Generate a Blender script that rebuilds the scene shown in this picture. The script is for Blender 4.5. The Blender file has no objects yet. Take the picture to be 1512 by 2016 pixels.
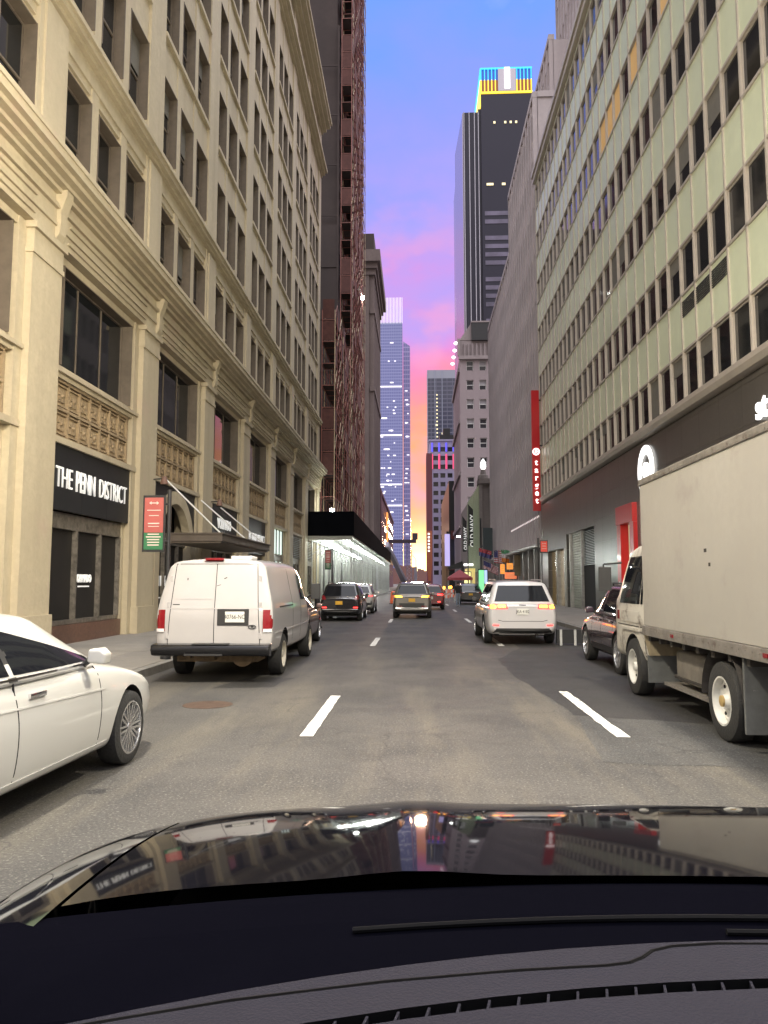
import bpy, bmesh, math, random
from mathutils import Vector, Matrix
random.seed(7)
R = math.radians
SC = bpy.context.scene
COL = SC.collection
WL = {}                      # world location of each object (no rotated parents while building)

# ------------------------------------------------------------------ object helpers
def tag(o, label=None, cat=None, group=None, kind=None):
    if label: o['label'] = label
    if cat: o['category'] = cat
    if group: o['group'] = group
    if kind: o['kind'] = kind
    return o

def thing(name, loc=(0, 0, 0), label=None, cat=None, group=None):
    o = bpy.data.objects.new(name, None); COL.objects.link(o)
    o.empty_display_size = .3
    o.location = loc; WL[o] = Vector(loc)
    return tag(o, label, cat, group)

def put(name, me, parent=None, loc=(0, 0, 0)):
    """link a mesh as an object; loc is in world axes"""
    o = bpy.data.objects.new(name, me); COL.objects.link(o)
    w = Vector(loc)
    if parent is not None:
        o.parent = parent; o.location = w - WL[parent]
    else:
        o.location = w
    WL[o] = w
    return o

class MB:
    """collects shapes; build() links them as ONE mesh object"""
    def __init__(s): s.v = []; s.f = []; s.m = []
    def quad(s, a, b, c, d, m=0):
        n = len(s.v); s.v += [tuple(a), tuple(b), tuple(c), tuple(d)]; s.f.append((n, n+1, n+2, n+3)); s.m.append(m)
    def poly(s, pts, m=0):
        n = len(s.v); s.v += [tuple(p) for p in pts]; s.f.append(tuple(range(n, n+len(pts)))); s.m.append(m)
    def box(s, x0, x1, y0, y1, z0, z1, m=0):
        if x0 > x1: x0, x1 = x1, x0
        if y0 > y1: y0, y1 = y1, y0
        if z0 > z1: z0, z1 = z1, z0
        n = len(s.v)
        s.v += [(x0,y0,z0),(x1,y0,z0),(x1,y1,z0),(x0,y1,z0),(x0,y0,z1),(x1,y0,z1),(x1,y1,z1),(x0,y1,z1)]
        for q in ((0,3,2,1),(4,5,6,7),(0,1,5,4),(1,2,6,5),(2,3,7,6),(3,0,4,7)):
            s.f.append(tuple(n+i for i in q)); s.m.append(m)
    def prism(s, pts, vec, m=0):
        """closed polygon pts (3-D) extruded by vec"""
        n = len(s.v); k = len(pts); V = Vector(vec)
        s.v += [tuple(p) for p in pts] + [tuple(Vector(p)+V) for p in pts]
        s.f.append(tuple(range(n+k-1, n-1, -1))); s.m.append(m)
        s.f.append(tuple(range(n+k, n+2*k))); s.m.append(m)
        for i in range(k):
            j = (i+1) % k
            s.f.append((n+i, n+j, n+k+j, n+k+i)); s.m.append(m)
    def tube(s, p0, p1, r, n=6, r1=None, m=0, cap=True):
        p0 = Vector(p0); p1 = Vector(p1); d = (p1-p0)
        if d.length < 1e-6: return
        d.normalize(); a = d.orthogonal().normalized(); b = d.cross(a); r1 = r if r1 is None else r1
        k = len(s.v)
        for p, rr in ((p0, r), (p1, r1)):
            for i in range(n):
                t = 2*math.pi*i/n; s.v.append(tuple(p + a*math.cos(t)*rr + b*math.sin(t)*rr))
        for i in range(n):
            j = (i+1) % n; s.f.append((k+i, k+j, k+n+j, k+n+i)); s.m.append(m)
        if cap:
            s.f.append(tuple(k+i for i in range(n-1, -1, -1))); s.m.append(m)
            s.f.append(tuple(k+n+i for i in range(n))); s.m.append(m)
    def lathe(s, prof, c, axis='x', n=24, m=0):
        """prof: list of (along, radius)"""
        k = len(s.v)
        for a, r in prof:
            for i in range(n):
                t = 2*math.pi*i/n; q = (r*math.cos(t), r*math.sin(t))
                p = {'x': (a, q[0], q[1]), 'y': (q[0], a, q[1]), 'z': (q[0], q[1], a)}[axis]
                s.v.append((c[0]+p[0], c[1]+p[1], c[2]+p[2]))
        for a in range(len(prof)-1):
            for i in range(n):
                j = (i+1) % n
                s.f.append((k+a*n+i, k+a*n+j, k+(a+1)*n+j, k+(a+1)*n+i)); s.m.append(m)
        s.f.append(tuple(k+i for i in range(n))); s.m.append(m)
        e = k+(len(prof)-1)*n
        s.f.append(tuple(e+i for i in range(n))); s.m.append(m)
    def mesh(s, name, mats, origin=(0, 0, 0), smooth=None, bevel=0, seg=2):
        ox, oy, oz = origin
        me = bpy.data.meshes.new(name)
        me.from_pydata([(a-ox, b-oy, c-oz) for a, b, c in s.v], [], s.f)
        if not isinstance(mats, (list, tuple)): mats = [mats]
        for q in mats: me.materials.append(q)
        if len(mats) > 1: me.polygons.foreach_set('material_index', s.m)
        bm = bmesh.new(); bm.from_mesh(me)
        bmesh.ops.recalc_face_normals(bm, faces=bm.faces)
        if bevel:
            bmesh.ops.bevel(bm, geom=[e for e in bm.edges if len(e.link_faces) == 2 and e.calc_face_angle(0) > .6],
                            offset=bevel, segments=seg, profile=.7, affect='EDGES', clamp_overlap=True)
        bm.to_mesh(me); bm.free()
        if smooth:
            me.polygons.foreach_set('use_smooth', [True]*len(me.polygons))
            me.set_sharp_from_angle(angle=R(smooth))
        me.update()
        return me
    def build(s, name, mats, parent=None, loc=None, **k):
        o = Vector(loc) if loc is not None else (WL[parent] if parent is not None else Vector((0, 0, 0)))
        return put(name, s.mesh(name, mats, o, **k), parent, o)

AX = {'left': Matrix(((0,0,1),(1,0,0),(0,1,0))),     # on a wall that faces +X
      'right': Matrix(((0,0,-1),(-1,0,0),(0,1,0))),  # on a wall that faces -X
      'cam': Matrix(((1,0,0),(0,0,-1),(0,1,0)))}     # on a wall that faces -Y
def text(name, body, size, loc, face, mat, parent=None, bold=0, ext=.015, width=1.0, align='CENTER', rot=0, space=1.0, fit=None):
    cu = bpy.data.curves.new('t', 'FONT'); cu.body = body; cu.size = size; cu.extrude = ext; cu.offset = bold
    cu.align_x = align; cu.align_y = 'CENTER'; cu.space_character = space; cu.resolution_u = 3
    o = bpy.data.objects.new('t', cu); COL.objects.link(o)
    dg = bpy.context.evaluated_depsgraph_get()
    me = bpy.data.meshes.new_from_object(o.evaluated_get(dg)); bpy.data.objects.remove(o)
    if fit:
        xs = [v.co.x for v in me.vertices]; k = fit/(max(xs)-min(xs)); c = (max(xs)+min(xs))/2
        for v in me.vertices: v.co.x = (v.co.x-c)*k
    M = AX[face] @ Matrix.Rotation(rot, 3, 'Z') @ Matrix.Diagonal((width, 1, 1))
    for v in me.vertices: v.co = M @ v.co
    me.name = name; me.materials.clear(); me.materials.append(mat)
    return put(name, me, parent, loc)

def copy_tree(o, parent=None):
    c = o.copy(); COL.objects.link(c)
    if parent is not None: c.parent = parent
    for ch in [q for q in list(COL.objects) if q.parent == o]: copy_tree(ch, c)
    return c

# ------------------------------------------------------------------ materials
def mat(name, col, rough=.6, metal=0, spec=.5, noise=None, bump=None, coat=0, emit=None, estr=0, streak=None, ior=None, alpha=None, dirt=None, ncol=None):
    m = bpy.data.materials.new(name); m.use_nodes = True
    nt = m.node_tree; b = nt.nodes['Principled BSDF']
    c = (*col, 1) if len(col) == 3 else col
    b.inputs['Base Color'].default_value = c
    b.inputs['Roughness'].default_value = rough; b.inputs['Metallic'].default_value = metal
    b.inputs['Specular IOR Level'].default_value = spec
    if ior: b.inputs['IOR'].default_value = ior
    if coat: b.inputs['Coat Weight'].default_value = coat; b.inputs['Coat Roughness'].default_value = .04
    if emit: b.inputs['Emission Color'].default_value = (*emit, 1); b.inputs['Emission Strength'].default_value = estr
    tc = None
    def coords():
        nonlocal tc
        if tc is None: tc = nt.nodes.new('ShaderNodeTexCoord')
        return tc.outputs['Object']
    last = None
    def blend(fac_out, dark, lo, hi):
        nonlocal last
        mr = nt.nodes.new('ShaderNodeMapRange'); mr.inputs[1].default_value = lo; mr.inputs[2].default_value = hi
        nt.links.new(fac_out, mr.inputs[0])
        mx = nt.nodes.new('ShaderNodeMix'); mx.data_type = 'RGBA'
        nt.links.new(mr.outputs[0], mx.inputs[0])
        if last is None: mx.inputs[6].default_value = c
        else: nt.links.new(last, mx.inputs[6])
        mx.inputs[7].default_value = (*dark, 1)
        last = mx.outputs[2]
    if noise:                                   # (scale, amount): mottled variation
        for sc, am in (noise if isinstance(noise[0], tuple) else (noise,)):
            n = nt.nodes.new('ShaderNodeTexNoise'); n.inputs['Scale'].default_value = sc; n.inputs['Detail'].default_value = 6
            n.inputs['Roughness'].default_value = .65
            nt.links.new(coords(), n.inputs['Vector'])
            d = ncol or tuple(q*(1-am) for q in c[:3])
            blend(n.outputs['Fac'], d, .38, .7)
    if streak:                                  # (scale, amount): vertical rain streaks
        sc, am, dc = streak
        mp = nt.nodes.new('ShaderNodeMapping'); mp.inputs['Scale'].default_value = (sc, sc, sc*.06)
        nt.links.new(coords(), mp.inputs[0])
        n = nt.nodes.new('ShaderNodeTexNoise'); n.inputs['Scale'].default_value = 1; n.inputs['Detail'].default_value = 5
        nt.links.new(mp.outputs[0], n.inputs['Vector'])
        blend(n.outputs['Fac'], dc, .5, .5 + .5/max(am, .01))
    if dirt:                                    # (scale, threshold, colour)
        sc, th, dc = dirt
        n = nt.nodes.new('ShaderNodeTexNoise'); n.inputs['Scale'].default_value = sc; n.inputs['Detail'].default_value = 9; n.inputs['Roughness'].default_value = .7
        nt.links.new(coords(), n.inputs['Vector']); blend(n.outputs['Fac'], dc, th, th+.15)
    if last is not None: nt.links.new(last, b.inputs['Base Color'])
    if bump:                                    # (scale, strength)
        n = nt.nodes.new('ShaderNodeTexNoise'); n.inputs['Scale'].default_value = bump[0]; n.inputs['Detail'].default_value = 5
        nt.links.new(coords(), n.inputs['Vector'])
        bp = nt.nodes.new('ShaderNodeBump'); bp.inputs['Strength'].default_value = bump[1]; bp.inputs['Distance'].default_value = .03
        nt.links.new(n.outputs['Fac'], bp.inputs['Height']); nt.links.new(bp.outputs['Normal'], b.inputs['Normal'])
    return m

M = {}
M['stone'] = mat('limestone', (.55, .475, .335), .8, noise=((.22, .20), (1.3, .14), (6, .18)), streak=(1.1, .95, (.30, .245, .17)), bump=(7, .4), dirt=(.45, .57, (.47, .37, .28)))
M['stone_tan'] = mat('carved_terracotta', (.40, .30, .18), .8, noise=((3, .3), (20, .25)), bump=(26, .9))
M['glass'] = mat('window_glass', (.010, .012, .014), .05, spec=.5)
M['glass_store'] = mat('shop_glass', (.02, .022, .022), .07, spec=.6)
M['wframe'] = mat('bronze_window_frame', (.15, .12, .09), .6, noise=(2, .3))
M['curtain'] = mat('dusty_window_blind', (.16, .15, .13), .8, noise=(1, .4))
M['blk'] = mat('black_board', (.016, .017, .019), .45, noise=(2, .3))
M['blkmetal'] = mat('black_painted_metal', (.02, .02, .022), .4)
M['chrome'] = mat('chrome', (.75, .75, .76), .12, metal=1)
M['steel'] = mat('weathered_steel', (.45, .45, .44), .35, metal=.9, noise=(4, .3))
M['white'] = mat('white_paint', (.78, .78, .76), .45)
M['lettering'] = mat('white_lettering', (.85, .85, .83), .4, emit=(1, 1, .97), estr=.3)
M['asphalt'] = None
M['walk'] = mat('concrete_pavement', (.25, .23, .20), .85, noise=((.7, .3), (12, .2)), bump=(30, .3), dirt=(1.7, .62, (.12, .11, .095)))
M['kerb'] = mat('granite_kerb', (.22, .21, .19), .8, noise=(4, .35), bump=(25, .3))
M['linepaint'] = mat('road_paint', (.70, .70, .66), .6, noise=(6, .2), dirt=(7, .50, (.17, .165, .15)))
M['rubber'] = mat('tyre_rubber', (.022, .022, .022), .8, bump=(40, .3))
M['rim'] = mat('alloy_rim', (.62, .62, .62), .25, metal=.9)
M['under'] = mat('underbody_black', (.012, .012, .012), .85)
M['carglass'] = mat('tinted_car_glass', (.008, .009, .012), .04, spec=.28)
M['trim'] = mat('black_plastic_trim', (.025, .025, .026), .5)
M['red_lens'] = mat('red_tail_lens', (.20, .010, .014), .15, coat=.6)
M['red_lit'] = mat('lit_red_tail_lamp', (.6, .02, .02), .2, emit=(1, .035, .03), estr=5)
M['amber_lit'] = mat('lit_amber_tail_lamp', (.8, .3, .02), .2, emit=(1, .40, .04), estr=7)
M['clear_lens'] = mat('clear_lens', (.7, .7, .7), .1, coat=.5)
M['plate'] = mat('white_number_plate', (.62, .62, .58), .4)
M['plate_y'] = mat('yellow_number_plate', (.70, .38, .02), .4)
def paint(name, col, rough=.28, **k): return mat(name, col, rough, coat=.8, spec=.5, **k)
# ------------------------------------------------------------------ camera
cam = bpy.data.objects.new('camera', bpy.data.cameras.new('camera')); COL.objects.link(cam)
cam.data.sensor_fit = 'VERTICAL'; cam.data.sensor_height = 24; cam.data.lens = 24*1500/2016
pit = math.atan(139/1500); yaw = math.atan(66/1500*math.cos(pit))
cam.location = (0, 0, 1.68); cam.rotation_euler = (math.pi/2 + pit, 0, yaw)
cam.data.clip_start = .05; cam.data.clip_end = 6000
SC.camera = cam
vs = SC.view_settings; vs.view_transform = 'Standard'; vs.look = 'None'; vs.exposure = .12; vs.gamma = 1

# ------------------------------------------------------------------ sky
w = bpy.data.worlds.new('World'); SC.world = w; w.use_nodes = True
nt = w.node_tree; N = nt.nodes; Lk = nt.links
bg = N['Background']
tc = N.new('ShaderNodeTexCoord')
sep = N.new('ShaderNodeSeparateXYZ'); Lk.new(tc.outputs['Generated'], sep.inputs[0])
def math_(op, a, b=None, clamp=False):
    n = N.new('ShaderNodeMath'); n.operation = op; n.use_clamp = clamp
    for i, q in enumerate((a, b)):
        if q is None: continue
        if isinstance(q, (int, float)): n.inputs[i].default_value = q
        else: Lk.new(q, n.inputs[i])
    return n.outputs[0]
def ramp(fac, stops):
    n = N.new('ShaderNodeValToRGB'); Lk.new(fac, n.inputs[0]); e = n.color_ramp.elements
    while len(e) > 1: e.remove(e[-1])
    e[0].position = stops[0][0]; e[0].color = (*stops[0][1], 1)
    for p, c in stops[1:]:
        q = e.new(p); q.color = (*c, 1)
    return n.outputs[0]
def s2l(r, g, b): return tuple(((x/255+.055)/1.055)**2.4 if x > 10 else x/255/12.92 for x in (r, g, b))
cl = N.new('ShaderNodeTexNoise'); cl.inputs['Scale'].default_value = 7; cl.inputs['Detail'].default_value = 5
mp = N.new('ShaderNodeMapping'); mp.inputs['Scale'].default_value = (1, 1, 1.7); mp.inputs['Location'].default_value = (.31, .2, .12)
Lk.new(tc.outputs['Generated'], mp.inputs[0]); Lk.new(mp.outputs[0], cl.inputs['Vector'])
wob = math_('MULTIPLY', math_('SUBTRACT', cl.outputs['Fac'], .5), .26)
zz = math_('ADD', sep.outputs['Z'], wob)
west = ramp(zz, [(0, (1.25, .82, .35)), (.022, s2l(255, 226, 130)), (.045, s2l(255, 205, 95)), (.072, s2l(255, 180, 120)), (.115, s2l(255, 172, 150)), (.145, s2l(255, 166, 166)), (.172, s2l(255, 168, 124)),
                 (.205, s2l(250, 148, 160)), (.245, s2l(242, 138, 180)), (.30, s2l(228, 142, 216)), (.35, s2l(194, 155, 236)), (.42, s2l(168, 160, 246)), (.52, s2l(144, 158, 250)), (.64, s2l(116, 160, 248)), (.75, (.5, .6, 1.0))])
# the sun's glow at the street's end
sun_dir = Vector((math.sin(R(.25)), math.cos(R(.25)), math.sin(R(1.3)))).normalized()
dt = N.new('ShaderNodeVectorMath'); dt.operation = 'DOT_PRODUCT'; Lk.new(tc.outputs['Generated'], dt.inputs[0]); dt.inputs[1].default_value = sun_dir
glow = math_('POWER', math_('MAXIMUM', dt.outputs['Value'], 0), 1400)
# the rest of the dome: pale dusk light
dome = ramp(sep.outputs['Z'], [(0, (.62, .50, .44)), (.3, (.9, .80, .78)), (.62, (1.9, 1.85, 2.0)), (.85, (3.3, 3.3, 3.5)), (1, (3.6, 3.6, 3.8))])
az = N.new('ShaderNodeMapRange'); az.interpolation_type = 'SMOOTHSTEP'
az.inputs[1].default_value = .45; az.inputs[2].default_value = .74
Lk.new(sep.outputs['Y'], az.inputs[0])
cn_ = N.new('ShaderNodeTexNoise'); cn_.inputs['Scale'].default_value = 9; cn_.inputs['Detail'].default_value = 3.5; cn_.inputs['Roughness'].default_value = .55
mp2 = N.new('ShaderNodeMapping'); mp2.inputs['Scale'].default_value = (1, .5, 1.9); mp2.inputs['Location'].default_value = (.12, .4, .05); Lk.new(tc.outputs['Generated'], mp2.inputs[0]); Lk.new(mp2.outputs[0], cn_.inputs['Vector'])
cf = N.new('ShaderNodeMapRange'); cf.interpolation_type = 'SMOOTHSTEP'; cf.inputs[1].default_value = .50; cf.inputs[2].default_value = .68; cf.inputs[4].default_value = .48; Lk.new(cn_.outputs['Fac'], cf.inputs[0])
cb = N.new('ShaderNodeMapRange'); cb.interpolation_type = 'SMOOTHSTEP'; cb.inputs[1].default_value = .52; cb.inputs[2].default_value = .36; Lk.new(sep.outputs['Z'], cb.inputs[0])
cm = N.new('ShaderNodeMix'); cm.data_type = 'RGBA'; Lk.new(math_('MULTIPLY', cf.outputs[0], cb.outputs[0]), cm.inputs[0]); Lk.new(west, cm.inputs[6]); cm.inputs[7].default_value = (*s2l(248, 162, 204), 1)
west = cm.outputs[2]
mix = N.new('ShaderNodeMix'); mix.data_type = 'RGBA'
Lk.new(az.outputs[0], mix.inputs[0])
ds = N.new('ShaderNodeVectorMath'); ds.operation = 'SCALE'; Lk.new(dome, ds.inputs[0]); ds.inputs['Scale'].default_value = 1.0
Lk.new(ds.outputs[0], mix.inputs[6]); Lk.new(west, mix.inputs[7])
gl = N.new('ShaderNodeVectorMath'); gl.operation = 'SCALE'; gl.inputs[0].default_value = (2.2, 1.7, .8); Lk.new(glow, gl.inputs['Scale'])
ad = N.new('ShaderNodeVectorMath'); ad.operation = 'ADD'; Lk.new(mix.outputs[2], ad.inputs[0]); Lk.new(gl.outputs[0], ad.inputs[1])
sky = N.new('ShaderNodeTexSky'); sky.sky_type = 'NISHITA'; sky.sun_disc = False; sky.sun_elevation = R(1.5); sky.sun_rotation = R(.25)
sk = N.new('ShaderNodeVectorMath'); sk.operation = 'SCALE'; Lk.new(sky.outputs[0], sk.inputs[0]); sk.inputs['Scale'].default_value = .012
ad2 = N.new('ShaderNodeVectorMath'); ad2.operation = 'ADD'; Lk.new(ad.outputs[0], ad2.inputs[0]); Lk.new(sk.outputs[0], ad2.inputs[1])
Lk.new(ad2.outputs[0], bg.inputs['Color']); bg.inputs['Strength'].default_value = 1.0

sun = bpy.data.objects.new('sun', bpy.data.lights.new('sun', 'SUN')); COL.objects.link(sun)
sun.data.energy = .5; sun.data.angle = R(3); sun.data.color = (1, .62, .42)
sun.rotation_euler = (-Vector((.0044, 1, .06))).to_track_quat('-Z', 'Y').to_euler(); sun.location = (0, 60, 60)

# ------------------------------------------------------------------ ground, road, pavements
def road_mat(name, base, dark, light):
    m = bpy.data.materials.new(name); m.use_nodes = True; t = m.node_tree; b = t.nodes['Principled BSDF']
    c = t.nodes.new('ShaderNodeTexCoord')
    def nz(scale, det=6, vec=None, ro=.6):
        n = t.nodes.new('ShaderNodeTexNoise'); n.inputs['Scale'].default_value = scale; n.inputs['Detail'].default_value = det; n.inputs['Roughness'].default_value = ro
        t.links.new(vec or c.outputs['Object'], n.inputs['Vector']); return n.outputs['Fac']
    def mapr(f, lo, hi):
        n = t.nodes.new('ShaderNodeMapRange'); n.inputs[1].default_value = lo; n.inputs[2].default_value = hi; t.links.new(f, n.inputs[0]); return n.outputs[0]
    def mixc(f, a, bb):
        n = t.nodes.new('ShaderNodeMix'); n.data_type = 'RGBA'; t.links.new(f, n.inputs[0])
        for i, q in ((6, a), (7, bb)):
            if isinstance(q, tuple): n.inputs[i].default_value = (*q, 1)
            else: t.links.new(q, n.inputs[i])
        return n.outputs[2]
    mp = t.nodes.new('ShaderNodeMapping'); mp.inputs['Scale'].default_value = (1, .12, 1); t.links.new(c.outputs['Object'], mp.inputs[0])
    a = mixc(mapr(nz(.6, 7), .42, .60), base, dark)
    a = mixc(mapr(nz(1.3, 7, mp.outputs[0]), .48, .68), a, light)
    a = mixc(mapr(nz(.9, 7), .60, .72), a, tuple(q*.62 for q in base))
    a = mixc(mapr(nz(45, 2), .55, .72), a, tuple(min(1, q*2.6) for q in base))
    a = mixc(mapr(nz(38, 3), .54, .70), a, tuple(q*.35 for q in base))
    vo = t.nodes.new('ShaderNodeTexVoronoi'); vo.feature = 'DISTANCE_TO_EDGE'; vo.inputs['Scale'].default_value = .33
    wv = t.nodes.new('ShaderNodeVectorMath'); wv.operation = 'ADD'
    nn = t.nodes.new('ShaderNodeTexNoise'); nn.inputs['Scale'].default_value = 1.5; nn.inputs['Detail'].default_value = 6
    t.links.new(c.outputs['Object'], nn.inputs['Vector']); t.links.new(c.outputs['Object'], wv.inputs[0]); t.links.new(nn.outputs['Color'], wv.inputs[1]); t.links.new(wv.outputs[0], vo.inputs['Vector'])
    a = mixc(mapr(vo.outputs[0], .004, .001), a, tuple(q*.62 for q in base))
    t.links.new(a, b.inputs['Base Color'])
    ro = t.nodes.new('ShaderNodeMapRange'); ro.inputs[3].default_value = .5; ro.inputs[4].default_value = .8; t.links.new(nz(.8), ro.inputs[0]); t.links.new(ro.outputs[0], b.inputs['Roughness'])
    bp = t.nodes.new('ShaderNodeBump'); bp.inputs['Strength'].default_value = .5; bp.inputs['Distance'].default_value = .012
    t.links.new(nz(70, 3), bp.inputs['Height']); t.links.new(bp.outputs[0], b.inputs['Normal'])
    return m
M['asphalt'] = road_mat('worn_asphalt', (.060, .057, .053), (.038, .037, .036), (.098, .088, .070))
M['patch'] = road_mat('newer_asphalt', (.026, .025, .0245), (.020, .0195, .0195), (.034, .032, .031))
M['patch2'] = road_mat('grey_asphalt', (.050, .050, .049), (.038, .038, .037), (.066, .064, .060))
M['ground'] = mat('city_ground', (.12, .115, .105), .9, noise=(.05, .3))

XL, XR = -8.6, 9.4           # building lines
KL, KR = -4.85, 5.55         # kerb lines
g = MB(); g.quad((-4000, -600, -.25), (4000, -600, -.25), (4000, 5000, -.25), (-4000, 5000, -.25))
tag(g.build('ground', M['ground']), kind='structure')
g = MB(); g.quad((KL-.02, -60, 0), (KR+.02, -60, 0), (KR+.02, 900, 0), (KL-.02, 900, 0))
road = tag(g.build('road', M['asphalt']), kind='structure')
for nm, x0, x1 in (('sidewalk', -8.9, KL), ('sidewalk', KR, 9.7)):
    b = MB()
    kx0, kx1 = (KL-.18, KL) if x0 < 0 else (KR, KR+.18)
    sx0, sx1 = (x0, KL-.184) if x0 < 0 else (KR+.184, x1)
    k = MB()
    y = -40.0
    while y < 620:                                   # flags of paving with open joints
        st = 1.5 if y < 90 else 30
        n = 3
        for i in range(n):
            a0 = sx0 + (sx1-sx0)*i/n; a1 = sx0 + (sx1-sx0)*(i+1)/n
            b.box(a0+.004, a1-.004, y+.004, y+st-.004, -.2, .15)
        y += st
    y = -40.0
    while y < 620:
        st = 2.4 if y < 90 else 40
        k.box(kx0, kx1, y+.003, y+st-.003, -.2, .145); y += st
    so = tag(b.build(nm, M['walk']), kind='structure')
    k.build('kerb', M['kerb'], so)
# painted dashes on the road
rng = random.Random(3)
def dash(x0, x1, y0, y1, chip):
    b = MB(); n = 14; L = []; Rr = []
    for i in range(n+1):
        y = y0+(y1-y0)*i/n
        L.append((x0+rng.uniform(-.004, .007)*chip, y, .004)); Rr.append((x1+rng.uniform(-.007, .004)*chip, y, .004))
    for i in range(n): b.quad(L[i], Rr[i], Rr[i+1], L[i+1])
    tag(b.build('lane_marking', M['linepaint'], road), 'worn white dash of a lane line')
for k in range(9):
    dash(-1.30 + .02*k, -1.15 + .02*k, 8.5+12.0*k, 11.5+12.0*k, 1)
    dash(2.16, 2.31, 8.6+12.0*k - (1.5 if k == 1 else 0)*0, 12.1+12.0*k, 2 if k == 0 else 1)
# resurfaced patches, sheets just above the road
def sheet(name, pts, z, m):
    b = MB(); b.poly([(x, y, z) for x, y in pts]); return tag(b.build(name, m, road))
def ragged(pts, amp, seed):
    rr = random.Random(seed); out = []
    for i in range(len(pts)):
        a = Vector(pts[i]); c = Vector(pts[(i+1) % len(pts)]); n = max(1, int((c-a).length/.45))
        for j in range(n):
            q = a.lerp(c, j/n); out.append((q.x+rr.uniform(-amp, amp), q.y+rr.uniform(-amp, amp)))
    return out
sheet('asphalt_patch', ragged([(2.0, 9.95), (2.95, 9.65), (KR-.5, 8.6), (KR-.5, 24.0), (2.7, 24), (2.62, 20), (1.75, 17.0), (1.75, 14), (1.98, 11)], .035, 1), .002, M['patch'])
sheet('asphalt_patch', ragged([(1.72, 7.4), (3.6, 7.2), (4.9, 8.4), (2.98, 9.62), (2.03, 9.9), (1.85, 8.6)], .03, 2), .0025, M['patch2'])
sheet('asphalt_patch', ragged([(-3.3, 12.2), (-2.35, 12.35), (-2.2, 13.6), (-3.0, 13.7)], .05, 5), .002, M['patch'])
# iron lids
b = MB(); b.lathe([(-.01, .34), (.003, .34), (.005, .31)], (-2.9, 10.6, 0), 'z', 28)
tag(b.build('manhole_cover', mat('rusty_iron', (.11, .07, .05), .6, metal=.5, noise=(9, .5)), smooth=30), 'rusty round iron cover set in the road behind the white van', 'manhole cover')
# ================================================================== limestone building on the left
LB = thing('limestone_building', (XL, 40, 0), 'long cream limestone office building with triple windows, deep cornice and black shop boards', 'building')
P = lambda k: 15.95 + 6.9*k
PW = 1.4
K0, K1 = -2, 7
wall = MB()
for k in range(K0, K1+1):
    y0, y1 = P(k), P(k)+PW
    wall.box(-9.5, -8.5, y0, y1, .15, 9.0)                    # pier, plinth and capital
    wall.box(-9.5, -8.44, y0-.05, y1+.05, .15, .95)
    wall.box(-9.49, -8.46, y0-.03, y1+.03, 9.0, 9.12)
    wall.box(-9.49, -8.48, y0, y1, 9.12, 9.55)
    wall.box(-9.48, -8.40, y0-.06, y1+.06, 9.55, 9.7)
    wall.box(-9.3, -8.56, y0, y1, 11.45, 42.3)                # upper pier
    wall.box(-9.29, -8.50, y0+.18, y1-.18, 11.46, 15.2)
for k in range(K0, K1):
    y0, y1 = P(k)+PW, P(k+1)
    for a, b_ in ((y0, y0+.32), (y1-.32, y1)):                # stepped jambs
        wall.box(-9.48, -8.66, a, b_, .15, 9.69)
    for a, b_ in ((y0+.32, y0+.5), (y1-.5, y1-.32)):
        wall.box(-9.47, -8.82, a, b_, .15, 9.68)
    wall.box(-9.46, -8.60, y0+.01, y1-.01, 6.78, 6.88); wall.box(-9.45, -8.68, y0+.01, y1-.01, 6.66, 6.78); wall.box(-9.46, -8.75, y0+.01, y1-.01, 6.88, 7.0)
    wall.box(-9.46, -8.62, y0+.01, y1-.01, 5.05, 5.2)
    wall.box(-9.46, -8.70, y0+.01, y1-.01, 9.5, 9.69)
    # storey above the cornice: lintel and recessed band; two slim piers
    dy = 5.5
    for i in (1, 2):
        a = y0 + i*1.9833 - .45
        wall.box(-9.25, -8.62, a+.0, a+.42, 11.46, 42.28)
    def span(z0, z1, x=-8.66): wall.box(-9.24, x, y0+.004, y1-.004, z0, z1)
    span(14.4, 14.62, -8.74); span(14.62, 14.84, -8.66); span(14.84, 15.3, -8.60)
    for j in range(5):
        zb = 19.1 + 4.2*j
        span(zb, zb+1.46 if j < 4 else 38.2, -8.655)
        if j < 4:
            wall.box(-9.2, -8.52, y0+.006, y1-.006, zb+1.34, zb+1.5)
    span(41.9, 42.28)
for b_ in (wall,):
    ya, yb = P(K0), P(K1)+PW
    for x, z0, z1 in ((-8.46, 9.7, 10.02), (-8.40, 10.02, 10.1), (-8.43, 10.1, 10.42), (-8.34, 10.42, 10.52), (-8.46, 10.52, 10.80), (-8.32, 10.80, 10.9),
                      (-8.16, 10.9, 11.0), (-7.98, 11.0, 11.12), (-7.84, 11.12, 11.30), (-7.80, 11.30, 11.42), (-8.2, 11.42, 11.48),
                      (-8.46, 15.3, 15.42), (-8.34, 15.42, 15.58), (-8.26, 15.58, 15.72), (-8.4, 15.72, 15.82), (-8.5, 15.82, 16.1),
                      (-8.45, 38.2, 38.4), (-8.2, 38.4, 38.6), (-8.0, 38.6, 38.85), (-8.4, 38.85, 39.0),
                      (-8.4, 42.3, 42.5), (-8.1, 42.5, 42.8), (-7.75, 42.8, 43.1), (-7.6, 43.1, 43.35)):
        b_.box(-9.4, x, ya, yb, z0, z1)
    # panel mouldings between the consoles
    for k in range(K0, K1):
        y0, y1 = P(k)+PW+.12, P(k+1)-.12
        for z, x in ((9.83, -8.40), (10.24, -8.37)):
            wall.box(-8.5, x, y0, y1, z, z+.05)
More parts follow.
